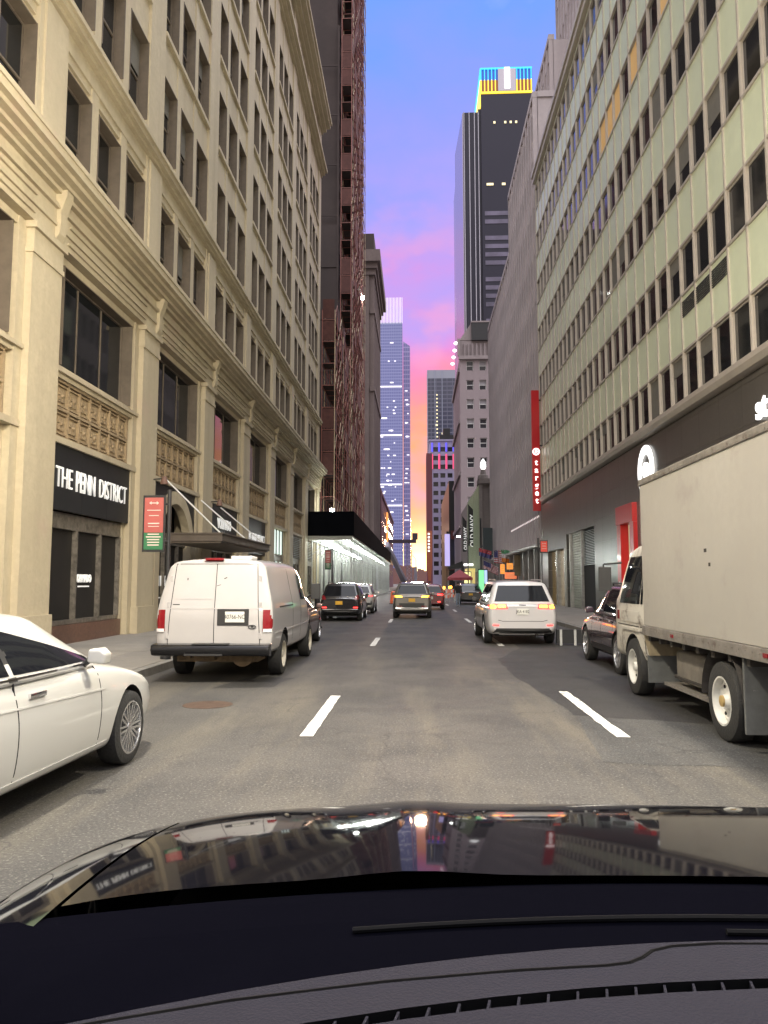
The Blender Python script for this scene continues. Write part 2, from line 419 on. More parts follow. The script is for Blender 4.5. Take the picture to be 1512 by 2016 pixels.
# consoles over the piers
cons = []
for k in range(K0, K1+1):
    y0, y1 = P(k)+.1, P(k)+PW-.1
    pr = [(-8.5, 9.72), (-8.42, 9.72), (-8.35, 9.85), (-8.32, 10.1), (-8.33, 10.35), (-8.27, 10.55), (-8.2, 10.75), (-8.2, 10.89), (-8.5, 10.89)]
    for a, b_ in ((y1-.42, y1-.1),):
        q_ = MB(); q_.prism([(x, a, z) for x, z in pr], (0, b_-a, 0)); cons.append(q_)
wall.build('wall', M['stone'], LB)
for q_ in cons: q_.build('console', M['stone'], LB)
core = MB(); core.box(-30, -9.5, P(K0)+.1, P(K1)+PW-.05, 0, 42.2); core.box(-30, -9.35, P(K0)+.1, P(K1)+PW-.05, 42.2, 43.2)
core.build('core', M['under'], LB)

# --- carved panels, shared mesh
cp = MB()
L = 4.5; n = 7
cp.box(-.06, -.02, -L/2, L/2, 0, 1.46)
for i in range(n+1):
    y = -L/2 + L*i/n; cp.box(-.03, .05, y-.035, y+.035, .07, 1.39)
for z in (0, .695, 1.39): cp.box(-.03, .06, -L/2, L/2, z, z+.07)
for i in range(n):
    for j in range(2):
        cy = -L/2 + L*(i+.5)/n; cz = .07+.3125+j*.695
        for q in range(4):                                     # rosette petals
            t = q*math.pi/2+.78
            cp.box(-.03, .02, cy+.12*math.cos(t)-.07, cy+.12*math.cos(t)+.07, cz+.12*math.sin(t)-.07, cz+.12*math.sin(t)+.07)
        cp.lathe([(-.02, .07), (.04, .05), (.06, .015)], (0, cy, cz), 'x', 8)
        cp.box(-.03, .03, cy-.26, cy+.26, cz-.27, cz-.23); cp.box(-.03, .03, cy-.26, cy+.26, cz+.23, cz+.27)
cpm = cp.mesh('carved_panel', M['stone_tan'])
for k in range(K0, K1): put('carved_panel', cpm, LB, (-8.80, (P(k)+PW+P(k+1))/2, 5.2))

# --- windows
def sash(wd, h, lights=1, rail=True, fr=.07):
    b = MB(); x0, x1 = -.10, 0
    b.box(x0, x1, -wd/2, -wd/2+fr, 0, h); b.box(x0, x1, wd/2-fr, wd/2, 0, h)
    b.box(x0, x1-.004, -wd/2+fr, wd/2-fr, 0, fr); b.box(x0, x1-.004, -wd/2+fr, wd/2-fr, h-fr, h)
    for s_ in (-1, 1): b.box(0, .30, s_*(wd/2-.002), s_*(wd/2-.03), 0, h)
    b.box(0, .29, -wd/2+.03, wd/2-.03, h-.03, h-.002)
    if rail: b.box(x0, x1-.02, -wd/2+fr, wd/2-fr, h*.5-.03, h*.5+.03)
    for i in range(1, lights):
        y = -wd/2 + wd*i/lights; b.box(x0, x1-.03, y-.02, y+.02, fr, h-fr)
    return b
def pane(wd, h, rail=True):
    b = MB(); e = .03
    if rail:
        b.box(-.075, -.06, -wd/2+e, wd/2-e, e, h*.5); b.box(-.055, -.04, -wd/2+e, wd/2-e, h*.5, h-e)
    else: b.box(-.075, -.06, -wd/2+e, wd/2-e, e, h-e)
    return b
def blind(wd, h, f):
    b = MB(); b.box(-.05, -.03, -wd/2+.08, wd/2-.08, h*(1-f), h-.07); return b
WM = {}
def win_meshes(wd, h, key, wall_glass='glass', **k):
    WM[key] = (sash(wd, h, **k).mesh('window', M['wframe']), pane(wd, h, k.get('rail', True)).mesh('pane', M[wall_glass]),
               [blind(wd, h, f).mesh('blind', M['curtain']) for f in (.3, .45)])
win_meshes(1.533, 2.78, 's4'); win_meshes(1.533, 2.62, 'up'); win_meshes(1.533, 2.8, 'attic'); win_meshes(4.5, 2.5, 'big', lights=3, rail=False, fr=.06)
spots = []
for k in range(K0, K1):
    y0 = P(k)+PW
    spots.append(((-8.98, y0+2.75, 7.0), 'big'))
    for i in range(3):
        yc = y0 + .767 + i*1.9833
        spots.append(((-8.91, yc, 11.62), 's4'))
        for j in range(5): spots.append(((-8.91, yc, 16.48+4.2*j), 'up'))
        spots.append(((-8.91, yc, 39.0), 'attic'))
rng = random.Random(11)
def seen(p): return p[1] > 14.5 and p[2] < 1.68 + .79*p[1]
vis = sorted([s for s in spots if seen(s[0])], key=lambda s: s[0][1]**2 + (s[0][2])**2)
near = vis[:100]; rest = [s for s in spots if s not in near]
def add_me(mb, me, loc, mi):
    n = len(mb.v)
    for v in me.vertices: mb.v.append((v.co.x+loc[0], v.co.y+loc[1], v.co.z+loc[2]))
    for f in me.polygons: mb.f.append(tuple(n+i for i in f.vertices)); mb.m.append(mi)
for loc, key in near:
    f, p_, bl = WM[key]
    o = put('window', f, LB, loc); put('pane', p_, o, loc)
    if rng.random() < .4 and key != 'big': put('blind', rng.choice(bl), o, (loc[0]+.03, loc[1], loc[2]))
b = MB()
for loc, key in rest:
    add_me(b, WM[key][0], loc, 0); add_me(b, WM[key][1], loc, 1)
tag(b.build('window', [M['wframe'], M['glass']], LB), kind='stuff')
# one warm-lit bay high up shows as an ochre stain of light on the wall: a rust-coloured wash below two windows
# --- shopfronts of the bays (parts of the building), black boards
M['granite'] = mat('brown_granite', (.16, .085, .06), .35, noise=(14, .4))
M['storeframe'] = mat('worn_bronze_frame', (.30, .27, .23), .4, metal=.5, noise=(6, .6))
M['kraft'] = mat('brown_black_paper', (.014, .012, .011), .6, noise=(1.2, .3))
M['bay_lit'] = mat('lit_shop_interior', (.7, .75, .7), .6, emit=(.85, 1, .9), estr=.9)
M['bay_green'] = mat('pale_green_shop_blind', (.45, .55, .36), .6, emit=(.6, .8, .5), estr=.25)
M['louvre'] = mat('grey_louvre', (.35, .35, .32), .5)
def shopfront(k, kind):
    y0, y1 = P(k)+PW+.5, P(k+1)-.5
    f = MB(); x = -8.95
    f.box(-9.4, -8.78, y0, y1, .15, .62)
    f.build('stall_riser', M['granite'], LB)
    f = MB()
    f.box(-9.1, -8.86, y0+.002, y1-.002, .63, .74); f.box(-9.1, -8.86, y0+.002, y1-.002, 3.02, 3.42)
    ys = [y0+.002, y0+1.55, y0+3.05, y1-.09]
    for q in ys: f.box(-9.12, -8.84, q, q+.09, .74, 3.02)
    so = f.build('shop_frame', M['storeframe'], LB)
    for i in range(3):
        g = MB(); g.box(-9.04, -8.96, ys[i]+.1, ys[i+1]-.01, .75, 3.01)
        g.build('shop_panel', M['kraft'] if kind != 'lit' else M['bay_lit'], so)
for k in range(K0, K1): shopfront(k, 'lit' if k in (4,) else 'dark')
# glowing blind in the nearest shop, louvred bay, lit bay
b = MB(); b.box(-9.0, -8.93, P(-1)+PW+.6, P(0)-.6, 3.9, 4.95); b.build('shop_blind', M['bay_green'], LB)
b = MB()
for k in (5, 6):
    for j in range(12):
        z = 3.5 + j*.13
        b.prism([(-8.9, P(k)+PW+.5, z), (-8.72, P(k)+PW+.5, z-.05), (-8.72, P(k)+PW+.5, z-.03), (-8.9, P(k)+PW+.5, z+.02)], (0, 4.5, 0))
b.build('louvre', M['louvre'], LB)
b = MB(); b.box(-9.0, -8.92, P(4)+PW+.55, P(5)-.55, 3.5, 5.0); b.build('lit_transom', M['bay_lit'], LB)
for i in range(5):
    b = MB(); b.box(-8.92, -8.86, P(4)+PW+.55+i*1.07, P(4)+PW+.62+i*1.07, 3.45, 5.04); b.build('transom_bar', M['blkmetal'], LB)
# stone arch of the entrance in the third bay
b = MB(); yc = (P(1)+PW+P(2))/2; r0, r1 = 1.75, 2.2; zc = 2.75; n = 20
for i in range(n):
    t0, t1 = math.pi*i/n, math.pi*(i+1)/n
    b.prism([(-8.95, yc+r0*math.cos(t0), zc+r0*math.sin(t0)), (-8.95, yc+r1*math.cos(t0), zc+r1*math.sin(t0)),
             (-8.95, yc+r1*math.cos(t1), zc+r1*math.sin(t1)), (-8.95, yc+r0*math.cos(t1), zc+r0*math.sin(t1))], (.3, 0, 0))
b.box(-8.95, -8.65, yc-r1, yc-r0, .15, zc); b.box(-8.95, -8.65, yc+r0, yc+r1, .15, zc)
b.build('entrance_arch', M['stone'], LB)

# --- sign boards: things of their own
def board(k, z0, z1, x, label, group=None, seams=3):
    y0, y1 = P(k)+PW+.34, P(k+1)-.34
    o = thing('sign_board', (x, (y0+y1)/2, z0), label, 'sign', group)
    b = MB(); n = seams; d = (y1-y0)/n
    for i in range(n): b.box(x-.12, x, y0+i*d+.004, y0+(i+1)*d-.004, z0, z1)
    b.build('board', M['blk'], o)
    return o, (y0+y1)/2
def district(o, y, z, x, s=.62):
    text('lettering', 'THE', s, (x+.02, y-1.85, z), 'left', M['lettering'], o, bold=-.006, fit=.88)
    text('lettering', 'PENN', s, (x+.02, y-.62, z), 'left', M['lettering'], o, bold=.012, fit=1.14)
    text('lettering', 'DISTRICT', s, (x+.02, y+1.2, z), 'left', M['lettering'], o, bold=-.006, fit=1.92)
o, y = board(0, 3.45, 5.05, -8.70, 'black board lettered THE PENN DISTRICT over three dark shop panels, nearest the street sign'); district(o, y, 4.22, -8.70, .74)
o, y = board(3, 3.2, 5.05, -8.70, 'black board lettered THE PENN DISTRICT just past the end of the flat entrance canopy'); district(o, y, 4.0, -8.70, .74)
o, y = board(2, 3.2, 5.05, -8.70, 'black board lettered VORNADO above the middle of the flat entrance canopy')
text('lettering', 'VORNADO', .62, (-8.68, y, 4.25), 'left', M['lettering'], o, bold=.012, fit=2.4); text('lettering', 'REALTY TRUST', .17, (-8.68, y, 3.82), 'left', M['lettering'], o, fit=1.5)
o, y = board(1, 4.97, 5.05, -8.72, 'thin black strip board over the arched entrance behind the red and green street sign')
b = MB()                                                    # black spandrels around the arch
b.prism([(-8.8, yc-2.35, 2.75), (-8.8, yc-2.35, 4.968), (-8.8, yc+2.35, 4.968), (-8.8, yc+2.35, 2.75)]+[(-8.8, yc+2.21*math.cos(math.pi*i/24), 2.75+2.21*math.sin(math.pi*i/24)) for i in range(25)], (.08, 0, 0))
b.build('spandrel', M['blk'], o)
# low wording on the shop panels
d = thing('door_sign', (-8.95, 20.1, 1.7), 'small VORNADO lettering on the middle dark shop panel under the near sign board', 'sign')
text('lettering', 'VORNADO', .30, (-8.945, 20.1, 1.78), 'left', M['lettering'], d, bold=.004, fit=1.0); b = MB(); b.box(-8.955, -8.945, 19.8, 20.5, 1.56, 1.60); b.build('underline', M['lettering'], d)
d = thing('window_sign', (-8.95, 26.3, 1.6), 'white THE PENN DISTRICT lettering low on dark glass just left of the white van', 'sign')
text('lettering', 'THE PENN DISTRICT', .5, (-8.94, 26.1, 1.72), 'left', M['lettering'], d, bold=.006, fit=3.6)
b = MB(); b.box(-8.955, -8.945, 24.9, 28.6, 1.14, 1.18); b.build('underline', M['lettering'], d)
d = thing('banner', (-8.9, 47.7, 7), 'pale vertical banner with dark characters hung inside an upper shop window', 'banner')
b = MB(); b.box(-9.035, -8.955, 46.0, 47.6, 7.1, 9.4); b.build('cloth', mat('banner_cloth', (.32, .26, .36), .8), d)
for z, c in ((8.9, 'V'), (8.1, 'A'), (7.4, 'F')): text('lettering', c, .75, (-8.94, 46.7, z), 'left', M['blk'], d, bold=.02)

# --- entrance canopy with its rods
M['canopy'] = mat('brown_canopy', (.13, .105, .085), .5, noise=(2, .3))
cn = thing('entrance_canopy', (-8.5, 30, 3.1), 'flat brown marquee canopy hung by white rods from the limestone front', 'canopy')
b = MB(); b.box(-8.5, -6.6, 25.5, 33.8, 3.08, 3.32); b.box(-8.5, -6.66, 25.56, 33.74, 3.02, 3.08); b.box(-8.48, -6.55, 25.45, 33.85, 3.32, 3.37)
b.build('roof', M['canopy'], cn, bevel=.01)
for ya, yb in ((25.2, 25.8), (29.4, 29.7), (32.4, 33.4)):
    b = MB(); b.tube((-8.48, ya, 5.15 if ya < 26 else 4.9), (-6.75, yb, 3.38), .028, 8); b.build('support_rod', M['white'], cn, smooth=50)
# pier lanterns
for i, (k, lb) in enumerate(((1, 'small flood lamp bracketed on the limestone pier beside the red and green sign'), (2, 'rusty flood lamp on the limestone pier above the flat entrance canopy'))):
    y = P(k)+PW-.2; z = 5.0
    o = thing('flood_lamp', (-8.5, y, z), lb, 'lamp')
    b = MB(); b.tube((-8.5, y, z), (-8.2, y, z+.02), .02, 8); b.build('bracket', M['blkmetal'], o)
    b = MB(); b.lathe([(-.16, .13), (-.1, .12), (.06, .07), (.1, .03)], (-8.15, y, z), 'z', 14); b.build('shade', mat('rusty_shade', (.20, .11, .08), .6, noise=(9, .4)), o, smooth=40)
# ================================================================== green-panelled building on the right
RB = thing('panelled_building', (XR, 30, 0), 'long office building with pale green glass panels, metal mullions and a grey stone base', 'building')
M['green'] = mat('pale_green_spandrel_glass', (.72, .78, .57), .3, spec=.5, noise=((.25, .12), (1.5, .10)), streak=(1.5, .3, (.56, .62, .42)))
M['mull'] = mat('champagne_aluminium', (.52, .47, .41), .45, metal=.2, noise=(3, .12))
M['greystone'] = mat('polished_grey_granite', (.105, .098, .088), .28, noise=((.5, .25), (9, .25)), spec=.6)
M['greystone2'] = mat('light_grey_granite', (.23, .22, .215), .35, noise=((.6, .2), (9, .2)))
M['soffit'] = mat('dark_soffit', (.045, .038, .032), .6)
M['tg_red'] = mat('bright_red_panel', (.55, .012, .016), .3, coat=.3)
M['lit_white'] = mat('lit_white_sign', (.9, .9, .9), .5, emit=(1, .99, .97), estr=1.6)
M['warmwin'] = mat('warm_lit_blind', (.42, .28, .12), .6, emit=(1, .55, .18), estr=.22)
C0, PIT = 58.0, 1.36
NC = 41
Z0 = 7.95
sp = MB(); mu = MB(); tr = MB()
ya, yb = C0-PIT*NC, C0
for r in range(7):
    zb = Z0 + .12 + 3.8*r + 1.72          # spandrel above window row r
    zt = Z0 + 3.8*(r+1) + .06 if r < 6 else 33.0
    sp = MB()
    for c in range(NC):
        y1 = C0 - PIT*c; y0 = y1 - PIT
        sp.box(9.43, 9.50, y0+.04, y1-.04, zb+.05, zt-.05)
    sp.build('spandrel', M['green'], RB)
    tr.box(9.395, 9.52, ya, yb, zb-.04, zb+.04)
    if r < 6: tr.box(9.385, 9.52, ya, yb, zt-.04, zt+.05)
for c in range(NC+1):
    y = C0 - PIT*c
    mu.box(9.385, 9.5, y-.042, y-.018, Z0, 33.0); mu.box(9.385, 9.5, y+.018, y+.042, Z0, 33.0); mu.box(9.41, 9.49, y-.022, y+.022, Z0, 33.0)
mu.build('mullion', M['mull'], RB)
tr.box(9.2, 9.54, ya-.1, yb+.1, 33.0, 33.45); tr.box(9.1, 9.54, ya-.1, yb+.1, 33.45, 33.75)
tr.box(9.2, 9.54, ya-.1, yb+.1, Z0-.10, Z0+.06); tr.prism([(9.2, ya-.1, Z0-.10), (9.54, ya-.1, Z0-.10), (9.54, ya-.1, Z0-.32), (9.3, ya-.1, Z0-.26)], (0, yb-ya+.2, 0))
tr.build('trim', M['mull'], RB)
# windows of that front
wf = MB(); h = 1.72; wd = PIT-.09
wf.box(.03, .1, -wd/2, -wd/2+.05, 0, h); wf.box(.03, .1, wd/2-.05, wd/2, 0, h); wf.box(.034, .1, -wd/2+.05, wd/2-.05, 0, .05); wf.box(.034, .1, -wd/2+.05, wd/2-.05, h-.05, h)
wfm = wf.mesh('window', M['mull'])
pn = MB(); pn.box(.07, .09, -wd/2+.04, wd/2-.04, .04, h-.04)
pnm = pn.mesh('pane', M['glass'])
bls = []
for f, mm in ((.35, 'curtain'), (.6, 'curtain'), (.9, 'curtain')):
    q = MB(); q.box(.058, .068, -wd/2+.06, wd/2-.06, h*(1-f), h-.06); bls.append(q.mesh('blind', M[mm]))
q = MB(); q.box(.058, .068, -wd/2+.06, wd/2-.06, .06, h-.06); warm = q.mesh('blind', M['warmwin'])
spots = []
for r in range(7):
    for c in range(NC):
        spots.append((9.42, C0-PIT*(c+.5), Z0+.06+3.8*r, r, c))
vis = sorted([s for s in spots if s[1] > 20.3 and s[2] < 1.68+.79*s[1]], key=lambda s: s[1]**2+s[2]**2)
near = set(vis[:100]); b = MB(); rng = random.Random(5)
for s in spots:
    loc = s[:3]; x = rng.random()
    warm_here = s[3] == 4 and 14 < s[4] < 27 and x < .5
    if s in near:
        o = put('window', wfm, RB, loc); put('pane', pnm, o, loc)
        if warm_here: put('blind', warm, o, loc)
        elif x < .16: put('blind', rng.choice(bls), o, loc)
    else:
        add_me(b, wfm, loc, 0); add_me(b, pnm, loc, 1)
        if warm_here: add_me(b, warm, loc, 3)
        elif x < .12: add_me(b, rng.choice(bls), loc, 2)
tag(b.build('window', [M['mull'], M['glass'], M['curtain'], M['warmwin']], RB), kind='stuff')
# vents in a spandrel
b = MB()
for c in (23, 24, 25, 31):
    y1 = C0-PIT*c; b = MB()
    for j in range(8): b.box(9.40, 9.44, y1-PIT+.07, y1-.07, 11.0+j*.075, 11.04+j*.075)
    b.build('vent_grille', M['blkmetal'], RB)
# base
b = MB()
holes = sorted([(49.2, 55.5, 3.9), (41.0, 48.6, 4.75), (33.0, 35.75, 5.15)])
y = C0 - PIT*NC - .5
def slabs(y0, y1, z0, z1, m):
    yy = y0
    while yy < y1-.01:
        ye = min(yy+1.7, y1); zz = z0
        while zz < z1-.01:
            ze = min(zz+1.2, z1); b.box(9.42, 9.8, yy+.004, ye-.004, zz+.004, ze-.004, m); zz = ze
        yy = ye
for h0, h1, ht in holes + [(C0, C0, 0)]:
    slabs(y, h0, .15, 7.5, 0)
    if h1 > h0: slabs(h0, h1, ht, 7.5, 0)
    y = h1
b.build('stone_base', [M['greystone'], M['greystone2']], RB)
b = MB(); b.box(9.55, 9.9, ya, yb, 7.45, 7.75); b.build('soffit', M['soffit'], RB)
core = MB(); core.box(9.81, 32, ya, C0-.02, .0, 7.45); core.box(9.54, 32, ya, C0-.02, 7.76, 33.3); core.build('core', M['under'], RB)
# roller door, louvre and dark doorway
b = MB()
for j in range(30): b.prism([(9.68, 44.7, .16+j*.152), (9.62, 44.7, .20+j*.152), (9.62, 44.7, .28+j*.152), (9.68, 44.7, .31+j*.152)], (0, 3.0, 0))
b.build('roller_door', mat('pale_roller_door', (.40, .42, .36), .35, metal=.4, noise=(2, .3)), RB)
b = MB()
for j in range(22): b.prism([(9.72, 41.1, 2.7+j*.09), (9.55, 41.1, 2.66+j*.09), (9.55, 41.1, 2.68+j*.09), (9.72, 41.1, 2.74+j*.09)], (0, 3.3, 0))
b.build('louvre', M['steel'], RB)
b = MB(); b.box(9.6, 9.75, 43.3, 44.5, .15, 2.65); b.box(9.5, 9.75, 41.0, 43.2, .15, 2.6); b.build('dark_doorway', M['under'], RB)
b = MB(); b.box(9.45, 9.7, 44.5, 44.66, .15, 4.7); b.box(9.45, 9.7, 47.75, 47.95, .15, 4.7); b.box(9.44, 9.8, 41.0, 48.6, 4.72, 4.84); b.build('door_frame', M['steel'], RB)
b = MB(); b.box(9.62, 9.75, 47.96, 48.6, .15, 4.7); b.build('dark_recess', M['under'], RB)
b = MB(); b.box(9.7, 9.76, 49.2, 52.2, .15, 3.85); b.box(9.7, 9.76, 52.5, 55.5, .15, 3.85); b.build('entrance_door', mat('bronze_glass', (.10, .065, .02), .12, emit=(1, .6, .15), estr=.05), RB)
b = MB(); b.box(9.45, 9.75, 52.2, 52.5, .15, 3.88); b.build('door_post', M['steel'], RB); b = MB(); b.box(9.36, 9.75, 49.0, 49.2, .15, 3.9); b.build('door_post', M['steel'], RB)
# red shop entrance
en = thing('shop_entrance', (9.3, 34.4, .15), 'bright red shop entrance surround half hidden by the box truck', 'entrance')
b = MB(); b.box(9.24, 9.8, 33.0, 33.6, .15, 4.3); b.box(9.24, 9.8, 35.1, 35.74, .15, 4.3); b.box(9.2, 9.81, 33.0, 35.74, 4.3, 5.13); b.build('surround', M['tg_red'], en, bevel=.02)
b = MB(); b.box(9.6, 9.7, 33.62, 35.08, .15, 4.29); b.build('door', mat('wood_lit_lobby', (.42, .28, .15), .5, emit=(1, .7, .4), estr=.35), en)
b = MB(); b.lathe([(-.01, .17), (.0, .17)], (9.235, 35.42, 1.55), 'x', 24); b.build('roundel', M['white'], en)
# bullseye disc
be = thing('bullseye_sign', (9.3, 31.4, 6.3), 'lit white ring and dot bullseye on the grey stone wall above the box truck', 'sign')
b = MB(); n = 48; ro, ri = 1.05, .68
for i in range(n):
    t0, t1 = 2*math.pi*i/n, 2*math.pi*(i+1)/n
    q = lambda r, t: (9.34, 31.4+r*math.cos(t), 6.25+r*math.sin(t))
    b.prism([q(ri, t0), q(ro, t0), q(ro, t1), q(ri, t1)], (.05, 0, 0))
b.build('ring', M['lit_white'], be)
b = MB(); b.lathe([(-.05, .34), (.05, .34)], (9.38, 31.4, 6.25), 'x', 32); b.build('dot', M['lit_white'], be)
ls = thing('lit_letter_sign', (9.3, 20.6, 6.3), 'glowing white channel letters on the dark stone at the upper edge of the box truck', 'sign')
text('lettering', 'st', .95, (9.34, 20.75, 6.42), 'right', M['lit_white'], ls, bold=.02, ext=.03)
# red blade sign
bs = thing('blade_sign', (9.0, 57.6, 11.7), 'tall red vertical blade sign with lit white bullseye and stacked letters', 'sign')
b = MB(); b.box(8.72, 9.30, 57.5, 57.75, 7.05, 16.3); b.build('blade', M['tg_red'], bs, bevel=.02)
b = MB()
for z in (8, 12, 15.5): b.box(9.28, 9.45, 57.58, 57.66, z, z+.1)
b.build('bracket', M['blkmetal'], bs)
b = MB(); n = 32; q = lambda r, t: (9.01+r*math.cos(t), 57.42, 11.55+r*math.sin(t))
for i in range(n):
    t0, t1 = 2*math.pi*i/n, 2*math.pi*(i+1)/n; b.prism([q(.18, t0), q(.27, t0), q(.27, t1), q(.18, t1)], (0, .07, 0))
b.lathe([(-.03, .10), (.04, .10)], (9.01, 57.45, 11.55), 'y', 20)
b.build('bullseye', M['lit_white'], bs)
for i, c in enumerate('target'):
    text('letter', c, .62, (9.01, 57.45, 10.72-.58*i), 'cam', M['lit_white'], bs, bold=.012, ext=.02)

# ================================================================== ribbed mauve building beyond
MBd = thing('ribbed_tower_block', (9.4, 78, 0), 'stepped mauve stone block with close vertical ribs rising behind the panelled building', 'building')
M['mauve'] = mat('mauve_stone', (.44, .385, .385), .75, noise=((.3, .15), (3, .12)), streak=(.7, .3, (.19, .16, .165)))
M['mglass'] = mat('dull_glass', (.03, .03, .035), .12, spec=.6)
b = MB()
def ribbed(x, y0, y1, z0, z1, deep=10, pitch=1.42, floors=3.9):
    b.box(x+.36, x+deep, y0, y1, z0, z1)
    n = max(1, round((y1-y0)/pitch)); d = (y1-y0)/n
    for i in range(n+1):
        yy = y0+d*i; b.box(x, x+.4, max(y0, yy-.16), min(y1, yy+.16), z0, z1)
    z = z0
    while z < z1-.5:
        b.box(x+.12, x+.41, y0+.01, y1-.01, z, min(z1, z+1.75)); z += floors
    b.box(x-.02, x+.5, y0-.01, y1+.01, z1, z1+.5)
    return n, d
n1, d1 = ribbed(9.4, 58.5, 75.2, 4.55, 40.6)
n2, d2 = ribbed(9.4, 75.22, 98.5, 4.55, 34.6)
ribbed(12, 65, 74, 41.1, 50.4, 9); ribbed(14.5, 62, 74.5, 41.1, 62, 8)
b.box(9.8, 24, 58.4, 64.9, 40.6, 41.1)
b.build('wall', M['mauve'], MBd)
pn = MB(); pn.box(0, .03, -.54, .54, 0, 2.1); pm = pn.mesh('window', M['mglass'])
spots = []
for (y0, n, d, zt) in ((58.5, n1, d1, 40), (75.22, n2, d2, 34)):
    for i in range(n):
        z = 4.55+1.78
        while z + 2 < zt:
            spots.append((9.73, y0+d*(i+.5), z)); z += 3.9
spots.sort(key=lambda s: s[1]); b = MB()
for i, s in enumerate(spots):
    if i < 100: put('window', pm, MBd, s)
    else: add_me(b, pm, s, 0)
tag(b.build('window', M['mglass'], MBd), kind='stuff')
# shops under it
y = 58.6
while y < 98:
    b = MB(); b.box(9.42, 10.2, y, y+.45, .15, 4.5); b.build('shop_pier', M['greystone2'], MBd); y += 3.3
b = MB(); b.box(10.0, 10.2, 58.5, 98.4, .15, 4.5); b.build('shop_glass', M['glass_store'], MBd)
b = MB(); b.box(9.0, 9.45, 58.5, 84, 4.4, 4.62); b.build('shop_canopy', M['steel'], MBd)
for y, z, w_ in ((60.5, 4.0, .5), (63.5, 3.2, .5), (66.8, 3.9, .4), (70.4, 2.4, .5), (63.5, 1.2, .35)):
    b = MB(); b.box(9.9, 9.97, y, y+w_, z-.7, z); b.build('lit_shop_window', M['lit_white'], MBd)
b = MB()
for i in range(24): b.box(9.34, 9.39, 59+i*.75, 59.06+i*.75, 6.7, 6.85)
b.build('canopy_light', mat('pin_light', (.8, .7, .7), .4, emit=(1, .85, .85), estr=.8), MBd)
# ================================================================== sidewalk shed
SH = thing('sidewalk_shed', (-6.8, 100, .15), 'long black fronted sidewalk shed with bright lamps under its deck along the left pavement', 'scaffold shed')
S0, S1 = 58.8, 141
M['shedblk'] = mat('black_hoarding', (.004, .0045, .006), .9, spec=.04, noise=(.8, .3))
M['lampw'] = mat('lit_shed_lamp', (.9, .9, .9), .4, emit=(.95, 1, .93), estr=150)
M['ply'] = mat('white_painted_plywood', (.52, .53, .50), .7, noise=((1.2, .3), (7, .15)), streak=(1.5, .6, (.26, .27, .25)))
M['galv'] = mat('galvanised_steel', (.50, .51, .50), .45, metal=.4, noise=(5, .25))
M['deckw'] = mat('white_painted_deck', (.6, .61, .58), .7, noise=(2, .2))
b = MB(); b.box(-8.64, -4.90, S0, S0+.08, 5.3, 7.2); b.build('front_panel', M['shedblk'], SH)
b = MB(); y = S0+.09
while y < S1-.1:
    b.box(-4.98, -4.90, y, min(y+2.4, S1)-.01, 5.3, 7.2); y += 2.4
b.build('side_panel', M['shedblk'], SH)
b = MB(); b.box(-8.6, -5.0, S0+.1, S1, 5.18, 5.29)
y = S0+.3
while y < S1: b.box(-8.6, -5.0, y, y+.1, 4.98, 5.17); y += 1.2
b.build('deck', M['deckw'], SH)
y = S0+.3; i = 0
while y < S1:
    b = MB(); b.tube((-5.15, y, .15), (-5.15, y, 5.0), .055, 8); b.box(-5.3, -5.0, y-.15, y+.15, .15, .2); b.build('post', M['galv'], SH, smooth=50)
    if y < 90:
        b = MB(); b.tube((-8.2, y, .15), (-8.2, y, 5.0), .05, 8); b.build('post', M['galv'], SH, smooth=50)
    b = MB(); b.tube((-5.15, y, 3.9), (-6.5, y, 5.0), .03, 6); b.tube((-5.15, y, 3.8), (-5.15, y+1.3, 5.0), .03, 6); b.tube((-8.2, y, 3.8), (-7, y, 5.0), .03, 6); b.build('brace', M['galv'], SH)
    for x in (-5.5, -7.4):
        if y < 100 or x > -6:
            b = MB(); b.lathe([(-.14, .03), (-.1, .1), (.08, .12), (.12, .04)], (x, y+.9, 4.8), 'z', 10); b.build('lamp', M['lampw'], SH, smooth=50)
    y += 2.74; i += 1
b = MB(); b.tube((-5.15, S0+.3, 4.95), (-5.15, S1, 4.95), .05, 6); b.tube((-8.2, S0+.3, 4.95), (-8.2, S1, 4.95), .05, 6); b.tube((-5.15, S0+.3, 3.3), (-5.15, S1, 3.3), .025, 6); b.build('ledger', M['galv'], SH)
hd = thing('plywood_hoarding', (-8.3, 104, .15), 'white painted plywood hoarding along the pavement under the black shed', 'hoarding')
b = MB(); y = 66.2
while y < 141:
    b.box(-8.62, -8.5, y+.005, y+1.215, .15, 4.9)
    if int(y*10) % 3 == 0: b.box(-8.5, -8.44, y+1.17, y+1.25, .15, 4.9)
    y += 1.22
b.build('sheet', M['ply'], hd)
for y in (68.5, 72.6, 76.2, 84.7):
    b = MB(); b.box(-8.5, -8.46, y, y+1.1, .15, 3.9); b.build('door', M['blkmetal'], hd)

# ================================================================== building under demolition, wrapped in scaffolding
DB = thing('demolition_building', (-12, 90, 0), 'tall dark brown building being taken down behind red scaffolding', 'building')
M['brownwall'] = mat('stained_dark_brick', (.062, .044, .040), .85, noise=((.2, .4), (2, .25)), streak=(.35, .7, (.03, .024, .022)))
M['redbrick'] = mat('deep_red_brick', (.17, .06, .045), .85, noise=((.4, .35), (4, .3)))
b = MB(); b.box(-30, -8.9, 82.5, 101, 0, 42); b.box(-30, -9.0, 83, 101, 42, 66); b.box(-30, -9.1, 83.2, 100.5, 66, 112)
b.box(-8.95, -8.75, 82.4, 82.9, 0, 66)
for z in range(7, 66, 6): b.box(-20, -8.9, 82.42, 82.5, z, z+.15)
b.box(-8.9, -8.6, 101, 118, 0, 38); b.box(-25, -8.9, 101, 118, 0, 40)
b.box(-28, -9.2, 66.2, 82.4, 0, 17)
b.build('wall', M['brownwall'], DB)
b = MB()
